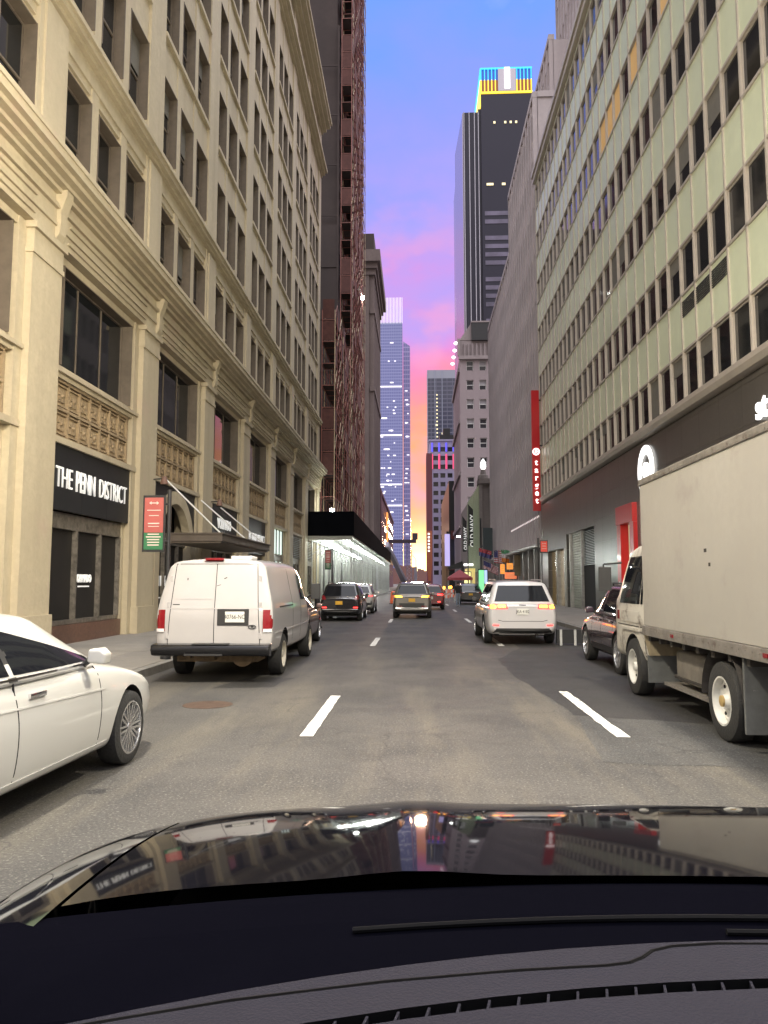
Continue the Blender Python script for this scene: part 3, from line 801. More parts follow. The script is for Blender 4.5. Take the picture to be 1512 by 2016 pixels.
rg = random.Random(4)
for i in range(22):                                              # broken floor slabs still standing out of the facade
    z = 40+i*2.8
    b.box(-9, -8.0-rg.uniform(-.3, .3), 100.6, 104+rg.uniform(-1.5, 3.5), z, z+.55)
    if i % 2: b.box(-8.9, -8.3, 103+rg.uniform(-2, 2), 106+rg.uniform(-2, 3), z-.9, z+1.0)
b.box(-10, -8.2, 98, 107, 78, 95); b.box(-10, -8.3, 99, 104, 70, 78)
b.build('broken_slab', M['redbrick'], DB)
wn = MB()
for y in (86, 89.5, 93, 96.5):
    for i in range(20): wn.box(-8.98, -8.88, y, y+1.4, 9+i*3.6, 11+i*3.6)
tag(wn.build('window', M['mglass'], DB), kind='stuff')
SF = thing('scaffolding', (-8, 92, 7), 'dense rust red tube scaffolding with netting covering the tall building on the left', 'scaffolding')
M['redtube'] = mat('rust_red_tube', (.30, .11, .085), .6, noise=(.6, .4))
M['ytube'] = mat('yellow_lit_scaffold_tube', (.55, .42, .27), .5, noise=(.5, .4))  # yellow light on the tubes is put into this tan colour
M['net'] = mat('dark_red_netting', (.12, .048, .040), .9, noise=((.5, .4), (3, .4)))
def scaf(y0, y1, z0, z1, dy, dz, seed, net=.4, outer=-7.3, diag=.5, inner=True):
    rr = random.Random(seed); t = MB(); nb = MB(); dk = MB(); t2 = MB()
    ys = [y0+i*dy for i in range(int((y1-y0)/dy)+1)]; zs = [z0+i*dz for i in range(int((z1-z0)/dz)+1)]
    for y in ys:
        for x in ((outer, -8.45) if inner else (outer,)):
            (t2 if rr.random() < .3 else t).tube((x, y, z0), (x, y, zs[-1]+.9), .05, 4, cap=False)
    for z in zs:
        if rr.random() < net*1.5: nb.box(-8.42, outer-.06, y0-.03, y0-.01, z+.1, z+dz-.1)
        for x in ((outer, -8.45) if inner else (outer,)):
            t.tube((x, y0, z), (x, ys[-1], z), .055, 4, cap=False)
            t.tube((x, y0, z+1), (x, ys[-1], z+1), .03, 4, cap=False)
        for y in ys:
            t.tube((outer, y, z), (-8.45, y, z), .035, 4, cap=False)
        for i in range(len(ys)-1):
            if rr.random() < net: nb.box(outer-.02, outer+.01, ys[i]+.06, ys[i+1]-.06, z+.1, z+dz-.1)
            if rr.random() < diag: (t2 if rr.random() < .6 else t).tube((outer, ys[i], z), (outer, ys[i+1], z+dz), .03, 4, cap=False)
            if inner and rr.random() < .8: dk.box(-8.42, outer-.05, ys[i], ys[i+1], z+.03, z+.07)
    return t, t2, nb, dk
A = [scaf(66.3, 82, 7.2, 26, 1.9, 2.0, 1, .2), scaf(82.2, 101.6, 7.2, 92, 1.9, 2.05, 2, .26), scaf(101.8, 116.6, 7.2, 36, 1.9, 2.05, 3, .4, outer=-8.05), scaf(102.5, 116, 36, 96, 4.4, 3.0, 6, .0, outer=-8.05, diag=0, inner=False)]
for i, nm, mm in ((0, 'tube_frame', 'redtube'), (1, 'brace_tube', 'ytube')):
    b = MB()
    for a in A:
        s = a[i]; n = len(b.v); b.v += s.v; b.f += [tuple(n+q for q in f) for f in s.f]; b.m += s.m
    b.build(nm, M[mm], SF)
for i, nm, mm in ((2, 'netting', 'net'), (3, 'deck_board', 'brownwall')):      # each sheet a part; past a hundred of them the rest in one
    boxes = [a[i].v[k:k+8] for a in A for k in range(0, len(a[i].v), 8)]
    boxes.sort(key=lambda v: v[0][1]+.5*v[0][2]); rest = MB()
    for k, v in enumerate(boxes):
        t = MB() if k < 99 else rest
        xs, ys, zs = zip(*v); t.box(min(xs), max(xs), min(ys), max(ys), min(zs), max(zs))
        if k < 99: t.build(nm, M[mm], SF)
    if rest.f: tag(rest.build(nm, M[mm], SF), kind='stuff')
b = MB()
for x, y, z in ((-7.2, 98.5, 39.5), (-7.2, 64, 7.7)): b.lathe([(-.2, .1), (.2, .2)], (x, y, z), 'z', 8)
b.build('work_lamp', M['lampw'], SF)

# ================================================================== old stone hotel with cornice
OS = thing('cornice_building', (-8.6, 160, 0), 'old dark stone building with a heavy projecting cornice standing past the red scaffolding', 'building')
M['oldstone'] = mat('sooty_stone', (.17, .13, .12), .85, noise=((.2, .3), (2, .25)), streak=(.5, .5, (.08, .06, .058)))
b = MB(); b.box(-40, -9.0, 150, 176, 0, 66.5)
for i in range(8):
    y = 150+i*3.6; b.box(-9.0, -8.6, y, y+1.5, 0, 64)
for z in (8, 40, 56): b.box(-9.4, -8.4, 149.7, 176, z, z+.9)
for x0, x1 in ((-12.6, -11.9), (-10.6, -9.6)): b.box(x0, x1, 149.6, 150, 0, 64)
b.build('wall', M['oldstone'], OS)
b = MB(); b.box(-40, -8.3, 149.4, 176.5, 64, 65.2); b.box(-40, -7.9, 148.9, 177, 65.2, 66.4); b.box(-40, -7.3, 148.2, 178, 66.4, 68.8); b.build('cornice', M['oldstone'], OS)
b = MB(); b.box(-40, -8.7, 151, 158, 68.8, 73.4); b.build('penthouse', M['brownwall'], OS)
pw = MB(); pw.box(0, .25, -.75, .75, 0, 2.2); pwm = pw.mesh('window', M['mglass'])
for i in range(7):
    for j in range(14): put('window', pwm, OS, (-9.05, 152.5+3.6*i, 9.5+j*3.9))

# ================================================================== glass towers far down the street
def facade_lights(parent, y, x0, x1, z0, z1, n, mm, seed, w=(1.5, 5), floor=4.2, rows=None):
    rr = random.Random(seed); out = []
    for i in range(n):
        z = rr.choice(rows) if rows and rr.random() < .75 else z0 + floor*rr.randrange(int((z1-z0)/floor))
        wd = rr.uniform(*w); x = rr.uniform(x0, max(x0, x1-wd))
        b = MB(); b.box(x, min(x+wd, x1), y-.25, y-.05, z+.9, z+2.6); b.build('lit_window', M[mm], parent)
M['lit_cool'] = mat('lit_office_window', (.8, .8, .8), .5, emit=(.95, .88, 1), estr=.75)
M['lit_yel'] = mat('lit_warm_window', (.8, .7, .4), .5, emit=(1, .86, .5), estr=.9)
def curtain_mat(name, col, frame, sx, sz, rough=.15):
    """floors and mullions of a curtain wall, from object coordinates"""
    m = mat(name, col, rough, spec=.7); nt = m.node_tree; bs = nt.nodes['Principled BSDF']
    c = nt.nodes.new('ShaderNodeTexCoord'); s = nt.nodes.new('ShaderNodeSeparateXYZ'); nt.links.new(c.outputs['Object'], s.inputs[0])
    def mt(op, a, bb):
        n = nt.nodes.new('ShaderNodeMath'); n.operation = op
        for i, q in enumerate((a, bb)):
            if isinstance(q, (int, float)): n.inputs[i].default_value = q
            else: nt.links.new(q, n.inputs[i])
        return n.outputs[0]
    h = mt('ADD', s.outputs['X'], s.outputs['Y'])
    f1 = mt('LESS_THAN', mt('FRACT', mt('DIVIDE', h, sx), 0), .12); f2 = mt('LESS_THAN', mt('FRACT', mt('DIVIDE', s.outputs['Z'], sz), 0), .28)
    fa = mt('MAXIMUM', f1, f2)
    n = nt.nodes.new('ShaderNodeTexNoise'); n.inputs['Scale'].default_value = .08; nt.links.new(c.outputs['Object'], n.inputs['Vector'])
    mx = nt.nodes.new('ShaderNodeMix'); mx.data_type = 'RGBA'; nt.links.new(fa, mx.inputs[0]); mx.inputs[6].default_value = (*col, 1); mx.inputs[7].default_value = (*frame, 1)
    nt.links.new(mx.outputs[2], bs.inputs['Base Color'])
    rr = nt.nodes.new('ShaderNodeMapRange'); rr.inputs[3].default_value = rough; rr.inputs[4].default_value = .5; nt.links.new(fa, rr.inputs[0]); nt.links.new(rr.outputs[0], bs.inputs['Roughness'])
    return m
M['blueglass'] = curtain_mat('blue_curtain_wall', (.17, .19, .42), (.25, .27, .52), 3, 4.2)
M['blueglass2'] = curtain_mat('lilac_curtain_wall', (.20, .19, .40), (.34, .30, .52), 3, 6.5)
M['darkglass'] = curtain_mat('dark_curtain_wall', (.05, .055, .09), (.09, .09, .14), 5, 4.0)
T1 = thing('glass_tower', (-34, 1015, 0), 'tall blue glass tower with bright fins on top and scattered lit floors', 'skyscraper')
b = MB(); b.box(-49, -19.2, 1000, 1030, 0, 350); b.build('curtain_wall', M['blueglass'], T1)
b = MB()
for i in range(16): b.box(-49+i*1.95, -48.3+i*1.95, 1000, 1001, 350, 386)
b.build('crown_fin', mat('pale_crown_fin', (.7, .7, .72), .5, emit=(1, .95, 1), estr=.45), T1)
b = MB(); b.box(-49, -19.2, 1002, 1029, 350, 352); b.build('roof', M['blueglass'], T1)
facade_lights(T1, 1000, -48.5, -27, 40, 345, 60, 'lit_cool', 2, (1, 5), 4.2, [42+8.4*k for k in range(22)])
for z in (262, 196, 130, 102): 
    b = MB(); b.box(-48.8, -20, 999.7, 1000-.02, z, z+2); b.build('lit_floor', M['lit_cool'], T1)
T2 = thing('slim_tower', (-14, 1060, 0), 'narrow lilac glass tower tucked behind the fin topped blue tower', 'skyscraper')
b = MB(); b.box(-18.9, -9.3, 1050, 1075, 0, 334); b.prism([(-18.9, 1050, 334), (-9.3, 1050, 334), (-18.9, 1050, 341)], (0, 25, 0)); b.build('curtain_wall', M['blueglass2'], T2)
facade_lights(T2, 1050, -18, -10, 60, 300, 22, 'lit_cool', 8, (2, 5), 6.5)
T3 = thing('grey_glass_tower', (23, 715, 0), 'square grey blue glass tower with a column of small lights', 'skyscraper')
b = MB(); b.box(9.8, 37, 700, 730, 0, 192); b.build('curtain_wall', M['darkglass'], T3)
b = MB(); b.box(9.8, 37, 700.02, 730, 192.02, 200); b.build('parapet', mat('pale_louvre_band', (.28, .29, .36), .5), T3)
b = MB()
for x in (9.8, 16.7, 23.5): b.box(x, x+.5, 699.5, 700, 0, 200)
b.build('mullion', mat('pale_metal_strip', (.30, .32, .42), .4), T3)
for i in range(22):
    z = 100+i*3.6; b = MB(); b.box(18.2, 19.4, 699.6, 699.95, z, z+1.2); b.build('lit_window', M['lit_yel'], T3)
facade_lights(T3, 700, 14, 28, 90, 150, 16, 'lit_yel', 9, (1.2, 2.5), 4)
# dark tower with the lit crown
T4 = thing('dark_tower', (38, 355, 0), 'huge dark office slab with a crown lit blue and yellow around a white figure one', 'skyscraper')
M['t4'] = mat('black_glass_band', (.022, .020, .036), .35, spec=.3)
M['t4b'] = mat('violet_glass_band', (.15, .13, .20), .3, noise=(.12, .5))
M['t4s'] = mat('grey_metal_side', (.34, .30, .36), .22, metal=.6)
b = MB(); b.box(30.3, 54.2, 337, 380, 0, 228); b.box(29.0, 30.3, 338, 380, 0, 221.5)
b.box(22.0, 29.0, 337, 420, 0, 219.3); b.build('tower_slab', M['t4'], T4)
b = MB()
for i in range(44):
    z = 60+i*3.9
    if z > 172: break
    if (i*7) % 5 in (0, 1, 3, 4): b.box(31.5, 53.6, 336.8, 336.98, z, z+2.0)
b.build('floor_band', M['t4b'], T4)
b = MB(); b.box(21.6, 21.98, 337.6, 420, 0, 219.3)
b.prism([(21.7, 338, 0), (21.7, 338, 219), (19.9, 372, 219), (19.9, 372, 0)], (.2, .2, 0)); b.build('metal_side', M['t4s'], T4)
b = MB()
for x in (22.2, 24.6, 27.0, 28.8): b.box(x, x+.35, 336.4, 337, 0, 219.3)
b.build('rib', mat('pale_rib', (.42, .40, .46), .5), T4)
M['neon_b'] = mat('blue_neon', (.05, .3, .6), .4, emit=(.02, .48, 1), estr=1.3)
M['neon_y'] = mat('yellow_neon', (.6, .5, .05), .4, emit=(1, .70, .04), estr=1.4)
M['crown_b'] = mat('blue_lit_crown_panel', (.02, .05, .2), .5, emit=(.01, .07, .32), estr=1)
M['crown_o'] = mat('orange_lit_crown_panel', (.15, .05, .02), .5, emit=(.14, .035, .008), estr=1)
M['crown_s'] = mat('grey_screen', (.3, .27, .3), .5, emit=(.4, .36, .42), estr=.6)
b = MB(); b.box(30.3, 54.2, 337.2, 379, 235, 240.3); b.build('crown_panel', M['crown_b'], T4)
b = MB(); b.box(30.3, 54.2, 337.2, 379, 228.05, 234.98); b.build('crown_panel', M['crown_o'], T4)
b = MB(); c = MB()
for i in list(range(5))+list(range(10, 15)):
    x = 30.3+i*1.66; b.box(x, x+.42, 336.7, 337.15, 235, 240.3); c.box(x, x+.42, 336.7, 337.15, 229.2, 234.98)
b.box(30.3, 54.2, 336.72, 337.18, 240.3, 241.0); c.box(30.3, 54.2, 336.72, 337.18, 228.3, 229.15)
b.prism([(30.0, 337, 235), (30.3, 337, 235), (30.3, 337, 241), (30.0, 337, 241)], (0, 40, 0)); c.prism([(30.0, 337, 222), (30.3, 337, 222), (30.3, 337, 234.98), (30.0, 337, 234.98)], (0, 40, 0))
b.build('neon_tube', M['neon_b'], T4); c.build('neon_tube', M['neon_y'], T4)
b = MB(); b.box(38.4, 46.6, 336.6, 336.9, 229.4, 240.2); b.build('screen', M['crown_s'], T4)
text('figure', '1', 13.5, (42.6, 336.4, 235.0), 'cam', M['lit_white'], T4, bold=.6, ext=.1)
for z, xs in ((213.5, (36, 41, 43.5, 46)), (183.6, (32.5, 34, 39.5))):
    for x in xs:
        b = MB(); b.box(x, x+(.9 if z > 200 else 1.6), 336.6, 336.95, z, z+1.0); b.build('lit_window', M['lit_yel'], T4)
# ornate stone block
OR = thing('ornate_block', (8.7, 158, 0), 'mauve stone block with two columns of sash windows under a scrolled colonnade', 'building')
M['pinkstone'] = mat('pinkish_stone', (.33, .27, .28), .8, noise=((.3, .12), (3, .1)))
M['pinkdark'] = mat('darker_stone_trim', (.30, .25, .25), .7, noise=(1, .2))  # stone a little darker than the wall, for colonnade and gable
cols = ((9.95, 11.35), (12.5, 13.9)); rows = [(44.0-3.92*i, 46.0-3.92*i) for i in range(11)]
b = MB(); xs = [8.65, 9.95, 11.35, 12.5, 13.9, 16]
for i in (0, 2, 4): b.box(xs[i], xs[i+1], 150, 151, .1, 47)
for c0, c1 in cols:
    z = .1
    for r0, r1 in sorted(rows):
        b.box(c0, c1, 150.03, 151, z, r0); z = r1
    b.box(c0, c1, 150.03, 151, z, 47)
b.box(8.66, 16, 151.01, 178, .1, 47)
for z in (2+10.5*i for i in range(5)): b.box(8.3, 8.65, 151, 178, z, z+.7)
b.build('wall', M['pinkstone'], OR)
b = MB(); w_ = 1.4; h_ = 2.0
b.box(-w_/2, w_/2, 0, .05, 0, .1); b.box(-w_/2, w_/2, 0, .05, h_-.1, h_); b.box(-w_/2, -w_/2+.1, 0, .05, .1, h_-.1); b.box(w_/2-.1, w_/2, 0, .05, .1, h_-.1); b.box(-w_/2+.1, w_/2-.1, 0, .05, h_/2-.06, h_/2+.06)
wm = b.mesh('window', M['white']); b = MB(); b.box(-w_/2+.1, w_/2-.1, .06, .1, .1, h_-.1); wp = b.mesh('pane', M['mglass']); b = MB(); b.box(-w_/2+.14, w_/2-.14, .03, .055, h_*.55, h_-.12); wb = b.mesh('blind', mat('grey_blind', (.36, .34, .36), .8)); rr = random.Random(2)
for c0, c1 in cols:
    for r0, r1 in rows:
        l = ((c0+c1)/2, 150.4, r0); o = put('window', wm, OR, l); put('pane', wp, o, l)
        if rr.random() < .6: put('blind', wb, o, l)
b = MB(); b.box(8.4, 16, 149.4, 150, 46.2, 46.9); b.box(8.2, 8.7, 149.4, 150, 46.9, 50.4)
for i in range(7): b.tube((9.6+i*.8, 149.7, 46.9), (9.6+i*.8, 149.7, 49.4), .2, 8)
for i in range(8):
    t = math.pi*(1+i/14); b.tube((9.4+.9*math.cos(t), 149.7, 47.2+.9*math.sin(t)), (9.4+.9*math.cos(math.pi*(1+(i+1)/14)), 149.7, 47.2+.9*math.sin(math.pi*(1+(i+1)/14))), .2, 6)
b.box(8.6, 16, 149.9, 151, 47.0, 50.2); b.build('colonnade', M['pinkdark'], OR)
b = MB(); b.box(11, 15.5, 149.2, 156, 50.0, 53.6); b.build('rooftop_box', M['blkmetal'], OR)
b = MB(); b.box(10.9, 15.6, 149.1, 156.1, 53.6, 53.9); b.prism([(8.6, 149.8, 50.2), (11, 149.8, 50.2), (11, 149.8, 53.7)], (0, 4, 0)); b.build('gable', M['pinkdark'], OR)
b = MB()
for i in range(4): b = MB(); b.lathe([(-.3, .2), (0, .5), (.3, .3)], (8.2, 156+5*i, 51.5), "z", 8); b.build("roof_lamp", M["lit_white"], OR)

# purple block with red and blue floodlit top
PB = thing('floodlit_block', (14, 440, 0), 'lilac office block with square windows whose top floors are floodlit blue and red', 'building')
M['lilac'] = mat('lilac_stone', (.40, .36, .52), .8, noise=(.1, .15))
cols = [(9.2+4.05*i, 12.0+4.05*i) for i in range(3)]; rows = [(6+5.0*i, 8.6+5.0*i) for i in range(15)]
b = MB(); xs = [7.0]+[q for c in cols for q in c]+[22]
for i in range(0, len(xs), 2): b.box(xs[i], xs[i+1], 430, 431.5, .1, 82)
for c0, c1 in cols:
    z = .1
    for r0, r1 in rows: b.box(c0, c1, 430.1, 431.5, z, r0); z = r1
    b.box(c0, c1, 430.1, 431.5, z, 82)
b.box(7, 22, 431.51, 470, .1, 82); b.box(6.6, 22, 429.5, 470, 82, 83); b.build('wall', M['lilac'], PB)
b = MB(); b.box(-1.4, 1.4, 0, .2, 0, 2.6); wm = b.mesh('window', M['mglass'])
for c0, c1 in cols:
    for r0, r1 in rows: put('window', wm, PB, ((c0+c1)/2, 431, r0))
for (x0, x1) in ((8.2, 9.1), (12.1, 13.1), (16.2, 17.1), (20.3, 21.2)):
    b = MB(); b.box(x0, x1, 429.6, 429.98, 66, 74.5); b.build('flood_strip', mat('red_floodlight', (.6, .05, .15), .5, emit=(1, .08, .2), estr=.9), PB)
    b = MB(); b.box(x0, x1, 429.6, 429.98, 76, 81); b.build('flood_strip', mat('blue_floodlight', (.1, .08, .6), .5, emit=(.12, .1, 1), estr=.9), PB)
b = MB(); b.box(13, 22, 432, 450, 83, 86); b.box(15, 19, 433, 440, 86, 90); b.build('roof_plant', M['blkmetal'], PB)
# low far silhouettes closing the street
for i, (x0, x1, y, h, lb) in enumerate(((-30, -3.0, 900, 24, 'low brown block at the end of the street beside the lattice mast'), (-3.4, 24, 1300, 27, 'low brown skyline closing the street under the sunset'))):
    o = thing('distant_block', ((x0+x1)/2, y+10, 0), lb, 'building'); b = MB(); rr = random.Random(i); x = x0
    while x < x1:
        w_ = rr.uniform(3, 7); b.box(x, x+w_, y, y+20, 0, h-rr.uniform(0, 7)); x += w_+.01
    b.build('wall', mat('brown_skyline_wall', (.20, .10, .09), .9), o)  # even brown for the low far blocks
o = thing('slim_brick_block', (5.5, 265, 0), 'thin dark brown sliver building with a red edge beside the sunset gap', 'building')
b = MB(); b.box(4.9, 8, 400, 420, 0, 70); b.build('wall', mat('dark_red_sliver', (.16, .05, .06), .8), o)
# vertical hotel sign
o = thing('vertical_sign', (3.9, 260, 2.9), 'tall narrow orange brown vertical sign with small lit characters in the sunset gap', 'sign')
b = MB(); b.box(3.1, 5.0, 260, 261, 8.5, 19.3); b.prism([(3.1, 260, 8.5), (5.0, 260, 8.5), (4.5, 260, 2.2), (3.7, 260, 2.2)], (0, 1, 0)); b.build('panel', mat('orange_brown_sign', (.34, .10, .05), .5), o)
b = MB(); b.box(3.9, 4.15, 260.2, 260.6, -.1, 2.2); b.build('mast', M['blkmetal'], o)
for i in range(6):
    b = MB(); b.box(3.6, 4.2, 259.8, 259.98, 17.9-i*1.15, 18.5-i*1.15); b.build('character', M['lit_white'], o)
# left side beyond the shed
o = thing('brick_row', (-8.3, 230, 0), 'dark red brick row with a glowing orange strip beyond the old stone building', 'building')
b = MB(); b.box(-24, -9.2, 185, 290, 0, 24); b.box(-24, -8.9, 185, 290, 24, 24.8); b.box(-9.2, -8.8, 186, 190, 0, 24); b.build('wall', mat('purple_red_wall', (.15, .06, .08), .85, noise=(.3, .4)), o)
b = MB(); b.box(-8.95, -8.6, 220, 224, 3, 22); b.build('lit_strip', mat('orange_strip_light', (.7, .3, .1), .5, emit=(1, .35, .06), estr=1), o)
pw = MB(); pw.box(-9.25, -9.15, -.8, .8, 0, 2)
pwm = pw.mesh('window', M['mglass'])
for i in range(16):
    for j in range(5): put('window', pwm, o, (0, 192+6*i, 4+4*j))
o = thing('arena_canopy', (-6.5, 165, 0), 'pale sloping canopy roof with white edge rising from the pavement past the shed', 'canopy')
M['lavw'] = mat('lavender_white_metal', (.55, .52, .62), .4)
b = MB(); b.prism([(-8.9, 150, 9.2), (-6.9, 150, 9.2), (-6.4, 150, 8.4), (-6.9, 150, 7.6), (-8.9, 150, 7.6)], (0, 6, 0)); b.prism([(-6.6, 156, 9.0), (-5.9, 156, 9.0), (-2.2, 200, .2), (-3.6, 200, .2)], (0, .4, 1.0)); b.build('roof', M['lavw'], o)
b = MB(); b.tube((-8, 152, 0), (-8, 152, 7.6), .2, 8); b.tube((-7, 158, 0), (-7, 158, 8), .2, 8); b.build('column', M['lavw'], o)
o = thing('lattice_mast', (-1.8, 210, 0), 'white steel lattice mast standing at the left edge of the sunset gap', 'mast')
b = MB(); x0, x1, y0, y1 = -2.9, -1.6, 210, 211.3
for x in (x0, x1):
    for y in (y0, y1): b.tube((x, y, 0), (x, y, 12.3), .1, 5)
for i in range(12):
    z = i*1.0
    b.tube((x0, y0, z), (x1, y0, z+1), .06, 4); b.tube((x0, y1, z+1), (x1, y1, z), .06, 4); b.tube((x0, y0, z+1), (x1, y0, z+1), .06, 4)
b.build('lattice', M['lavw'], o)
b = MB(); b.tube((-.4, 210, 0), (-.4, 210, 8), .09, 5); b.tube((-1.6, 210, 1), (-.4, 210, 6), .07, 4); b.tube((-1.6, 210, 11.5), (-4.5, 208, 14), .08, 4); b.tube((-1.6, 210, 9.5), (-.4, 210, 8), .07, 4)
b.box(-.9, -.1, 209.9, 210.2, 0, 6); b.build('strut', M['lavw'], o)
b = MB(); b.box(-8, -.3, 208, 212, 12.6, 13.4); b.box(-1.4, .1, 208.6, 208.8, 13.4, 15.2); b.build('gantry', mat('brown_gantry', (.10, .07, .09), .7), o)
# ================================================================== street signs
M['sign_red'] = mat('sign_red', (.36, .085, .075), .5, noise=(3, .12)); M['sign_green'] = mat('sign_green', (.03, .15, .065), .5, noise=(3, .12)); M['sign_w'] = mat('sign_white_print', (.62, .50, .46), .5)
def street_sign(x0, x1, y, zb, zt, pole_x, label, green=True, glow=0):
    o = thing('street_sign', (pole_x, y, .15), label, 'street sign')
    b = MB(); b.tube((pole_x, y+.05, .15), (pole_x, y+.05, zt+.12), .042, 10); b.lathe([(0, .11), (.05, .11), (.3, .06)], (pole_x, y+.05, .15), 'z', 12); b.build('pole', M['blkmetal'], o, smooth=50)
    b = MB(); b.box(x0, x1, y-.025, y+.025, zb, zt)
    for z in (zb+.2, zt-.2): b.box(min(x1, pole_x)-.02, max(x0, pole_x), y-.01, y+.04, z, z+.04)
    f = b.build('frame', M['blkmetal'], o, bevel=.008)
    h = zt-zb; zs = zb+.06+(h*.29 if green else 0); e = .035
    b = MB(); b.box(x0+e, x1-e, y-.032, y-.026, zs, zt-.05); rp = b.build('red_panel', M['sign_red'] if not glow else mat('lit_red_sign', (.5, .05, .03), .5, emit=(.6, .06, .04), estr=.4), o)
    if green:
        b = MB(); b.box(x0+e, x1-e, y-.032, y-.026, zb+.05, zs-.006); b.build('green_panel', M['sign_green'], o)
    b = MB(); cx = (x0+x1)/2; wd = (x1-x0)-2*e
    q = zt-.16; b.box(cx-.06, cx+.06, y-.036, y-.0325, q-.01, q+.01)
    for s in (-1, 1): b.prism([(cx+s*.10, y-.0345, q), (cx+s*.055, y-.0345, q+.035), (cx+s*.055, y-.0345, q-.035)], (0, -.002, 0))
    rr = random.Random(int(y)); z = q-.1
    while z > zb+.1:
        if abs(z-zs) > .04 and rr.random() < .75:
            w_ = wd*rr.uniform(.25, .4); b.box(cx-w_, cx+w_, y-.036, y-.0325, z, z+rr.choice((.014, .022)))
        z -= .055
    b.build('print', M['sign_w'], o)
street_sign(-5.60, -5.14, 15.3, 2.30, 3.46, -5.08, 'black framed parking sign, red over green, on the kerb before the white van')
street_sign(-5.42, -5.06, 44.6, 2.44, 3.6, -5.0, 'small parking sign, red over green, in front of the bright shed lamps')
street_sign(5.98, 6.36, 37.5, 3.12, 3.74, 5.9, 'small glowing red regulation sign on a black post near the panelled building corner', green=False, glow=1)
# ================================================================== clutter down the right side
SB = thing('stone_pavilion', (8.6, 108, 0), 'narrow dark stone house front with a glowing lantern on its roof before the hanging banners', 'building')
M['drkstone'] = mat('dark_brown_stone', (.20, .175, .16), .8, noise=((.5, .3), (3, .2)))
b = MB(); b.box(8.5, 22, 103, 149, .1, 15); b.box(8.3, 10.4, 102.4, 106, 15, 15.7); b.box(8.35, 8.8, 102.6, 103, .1, 15); b.box(9.7, 10.2, 102.6, 103, .1, 15)
b.build('wall', M['drkstone'], SB)
b = MB(); b.lathe([(15.7, .8), (16.2, .7), (16.3, .45), (17.0, .3)], (9.0, 103.4, 0), 'z', 12); b.build('cap', M['drkstone'], SB)
b = MB(); b.lathe([(17.0, .22), (17.4, .42), (18.0, .36), (18.5, .08)], (9.0, 103.4, 0), 'z', 12); b.build('lantern', M['lit_white'], SB, smooth=60)
b = MB(); b.box(8.42, 8.5, 104, 128, 3.2, 15); b.build('lit_pale_green_front', mat('lit_pale_green_front', (.42, .50, .32), .5, emit=(.6, .75, .45), estr=.12, noise=(.6, .3)), SB)  # greenish light on the front put into its colour and a weak glow
b = MB()
for i in range(12): b.box(8.36, 8.41, 104.5+i*2, 104.7+i*2, 3.2, 15)
b.build('front_bar', M['blkmetal'], SB)
for (x0, x1, y, zb, zt, lb) in ((7.68, 8.98, 115, 7.2, 12.9, 'larger hanging black OLD NAVY banner with slanted top, nearer the green lit shopfront'), (7.80, 8.84, 132, 7.0, 12.6, 'smaller hanging black OLD NAVY banner behind the larger one')):
    o = thing('hanging_banner', ((x0+x1)/2, y, zb), lb, 'banner')
    b = MB(); b.prism([(x0, y, zb), (x1, y, zb), (x1, y, zt-.9), (x0, y, zt+.6)], (0, .12, 0)); b.build('cloth', M['blk'], o)
    b = MB(); b.tube((x0, y+.06, zt-.3), (x1+.5, y+.06, zt-.3), .05, 6); b.build('bracket', M['blkmetal'], o)
    text('lettering', 'OLD NAVY', .98*(x1-x0)/1.3, ((x0+x1)/2, y-.03, zb+2.25), 'cam', M['lettering'], o, bold=.025, rot=math.pi/2, width=1)
# dark shop block with screens beyond
o = thing('screen_block', (8, 190, 0), 'dark block with a bright vertical video screen and blue light strip', 'building')
b = MB(); b.box(7.6, 20, 182, 240, 0, 26); b.build('wall', M['blkmetal'], o)
b = MB(); b.box(7.0, 7.58, 184, 190, 5.5, 14); b.build('screen_box', M['blkmetal'], o)
b = MB(); b.box(6.5, 7.7, 181.5, 181.9, 5.6, 13.2); b.build('screen', mat('violet_screen', (.3, .3, .5), .4, emit=(.62, .52, .95), estr=.8), o)
b = MB(); b.box(8.9, 9.15, 181.4, 181.8, 7.5, 11.5); b.build('blue_strip', mat('blue_strip_light', (.1, .1, .5), .4, emit=(.12, .2, 1), estr=1), o)
b = MB(); b.box(9.6, 9.9, 181.4, 181.8, 14, 24); b.build('pale_strip', mat('pale_strip_light', (.5, .5, .7), .4, emit=(.8, .8, 1), estr=.8), o)
b = MB(); b.box(7.5, 12.5, 181.3, 181.95, 4.6, 5.6); b.box(8, 11, 181.3, 181.95, 12, 14); b.build('sign_board', mat('dim_red_board', (.14, .03, .03), .5), o)
# shops at street level: yellow, lit and awnings
o = thing('corner_shop', (8, 125, .15), 'yellow lit corner shopfront under the hanging banners', 'shop')
b = MB(); b.box(7.3, 8.4, 112, 118, 3.4, 3.75); b.box(7.9, 8.38, 112, 112.5, .15, 3.4); b.build('yellow_frame', mat('yellow_shop_frame', (.6, .45, .12), .5, emit=(1, .8, .3), estr=.45), o)
b = MB(); b.box(6.9, 7.8, 113, 113.2, 1.6, 3.2); b.build('lit_panel', mat('yellow_lit_panel', (.7, .65, .2), .5, emit=(1, .95, .45), estr=1), o)
b = MB(); b.box(8.1, 8.4, 113, 113.2, 1.5, 3.3); b.build('lit_window', M['lit_white'], o)
b = MB(); b.box(7.0, 10.4, 116, 116.2, 4.2, 4.55); b.build('light_bar', M['lit_white'], o)
o = thing('awning', (6.8, 150, 3), 'dark flat shop awning over the far right pavement', 'awning')
b = MB(); b.prism([(5.6, 140, 4.6), (8.2, 140, 5.6), (8.2, 140, 4.4), (5.6, 140, 4.2)], (0, 12, 0)); b.build('cover', M['blkmetal'], o)
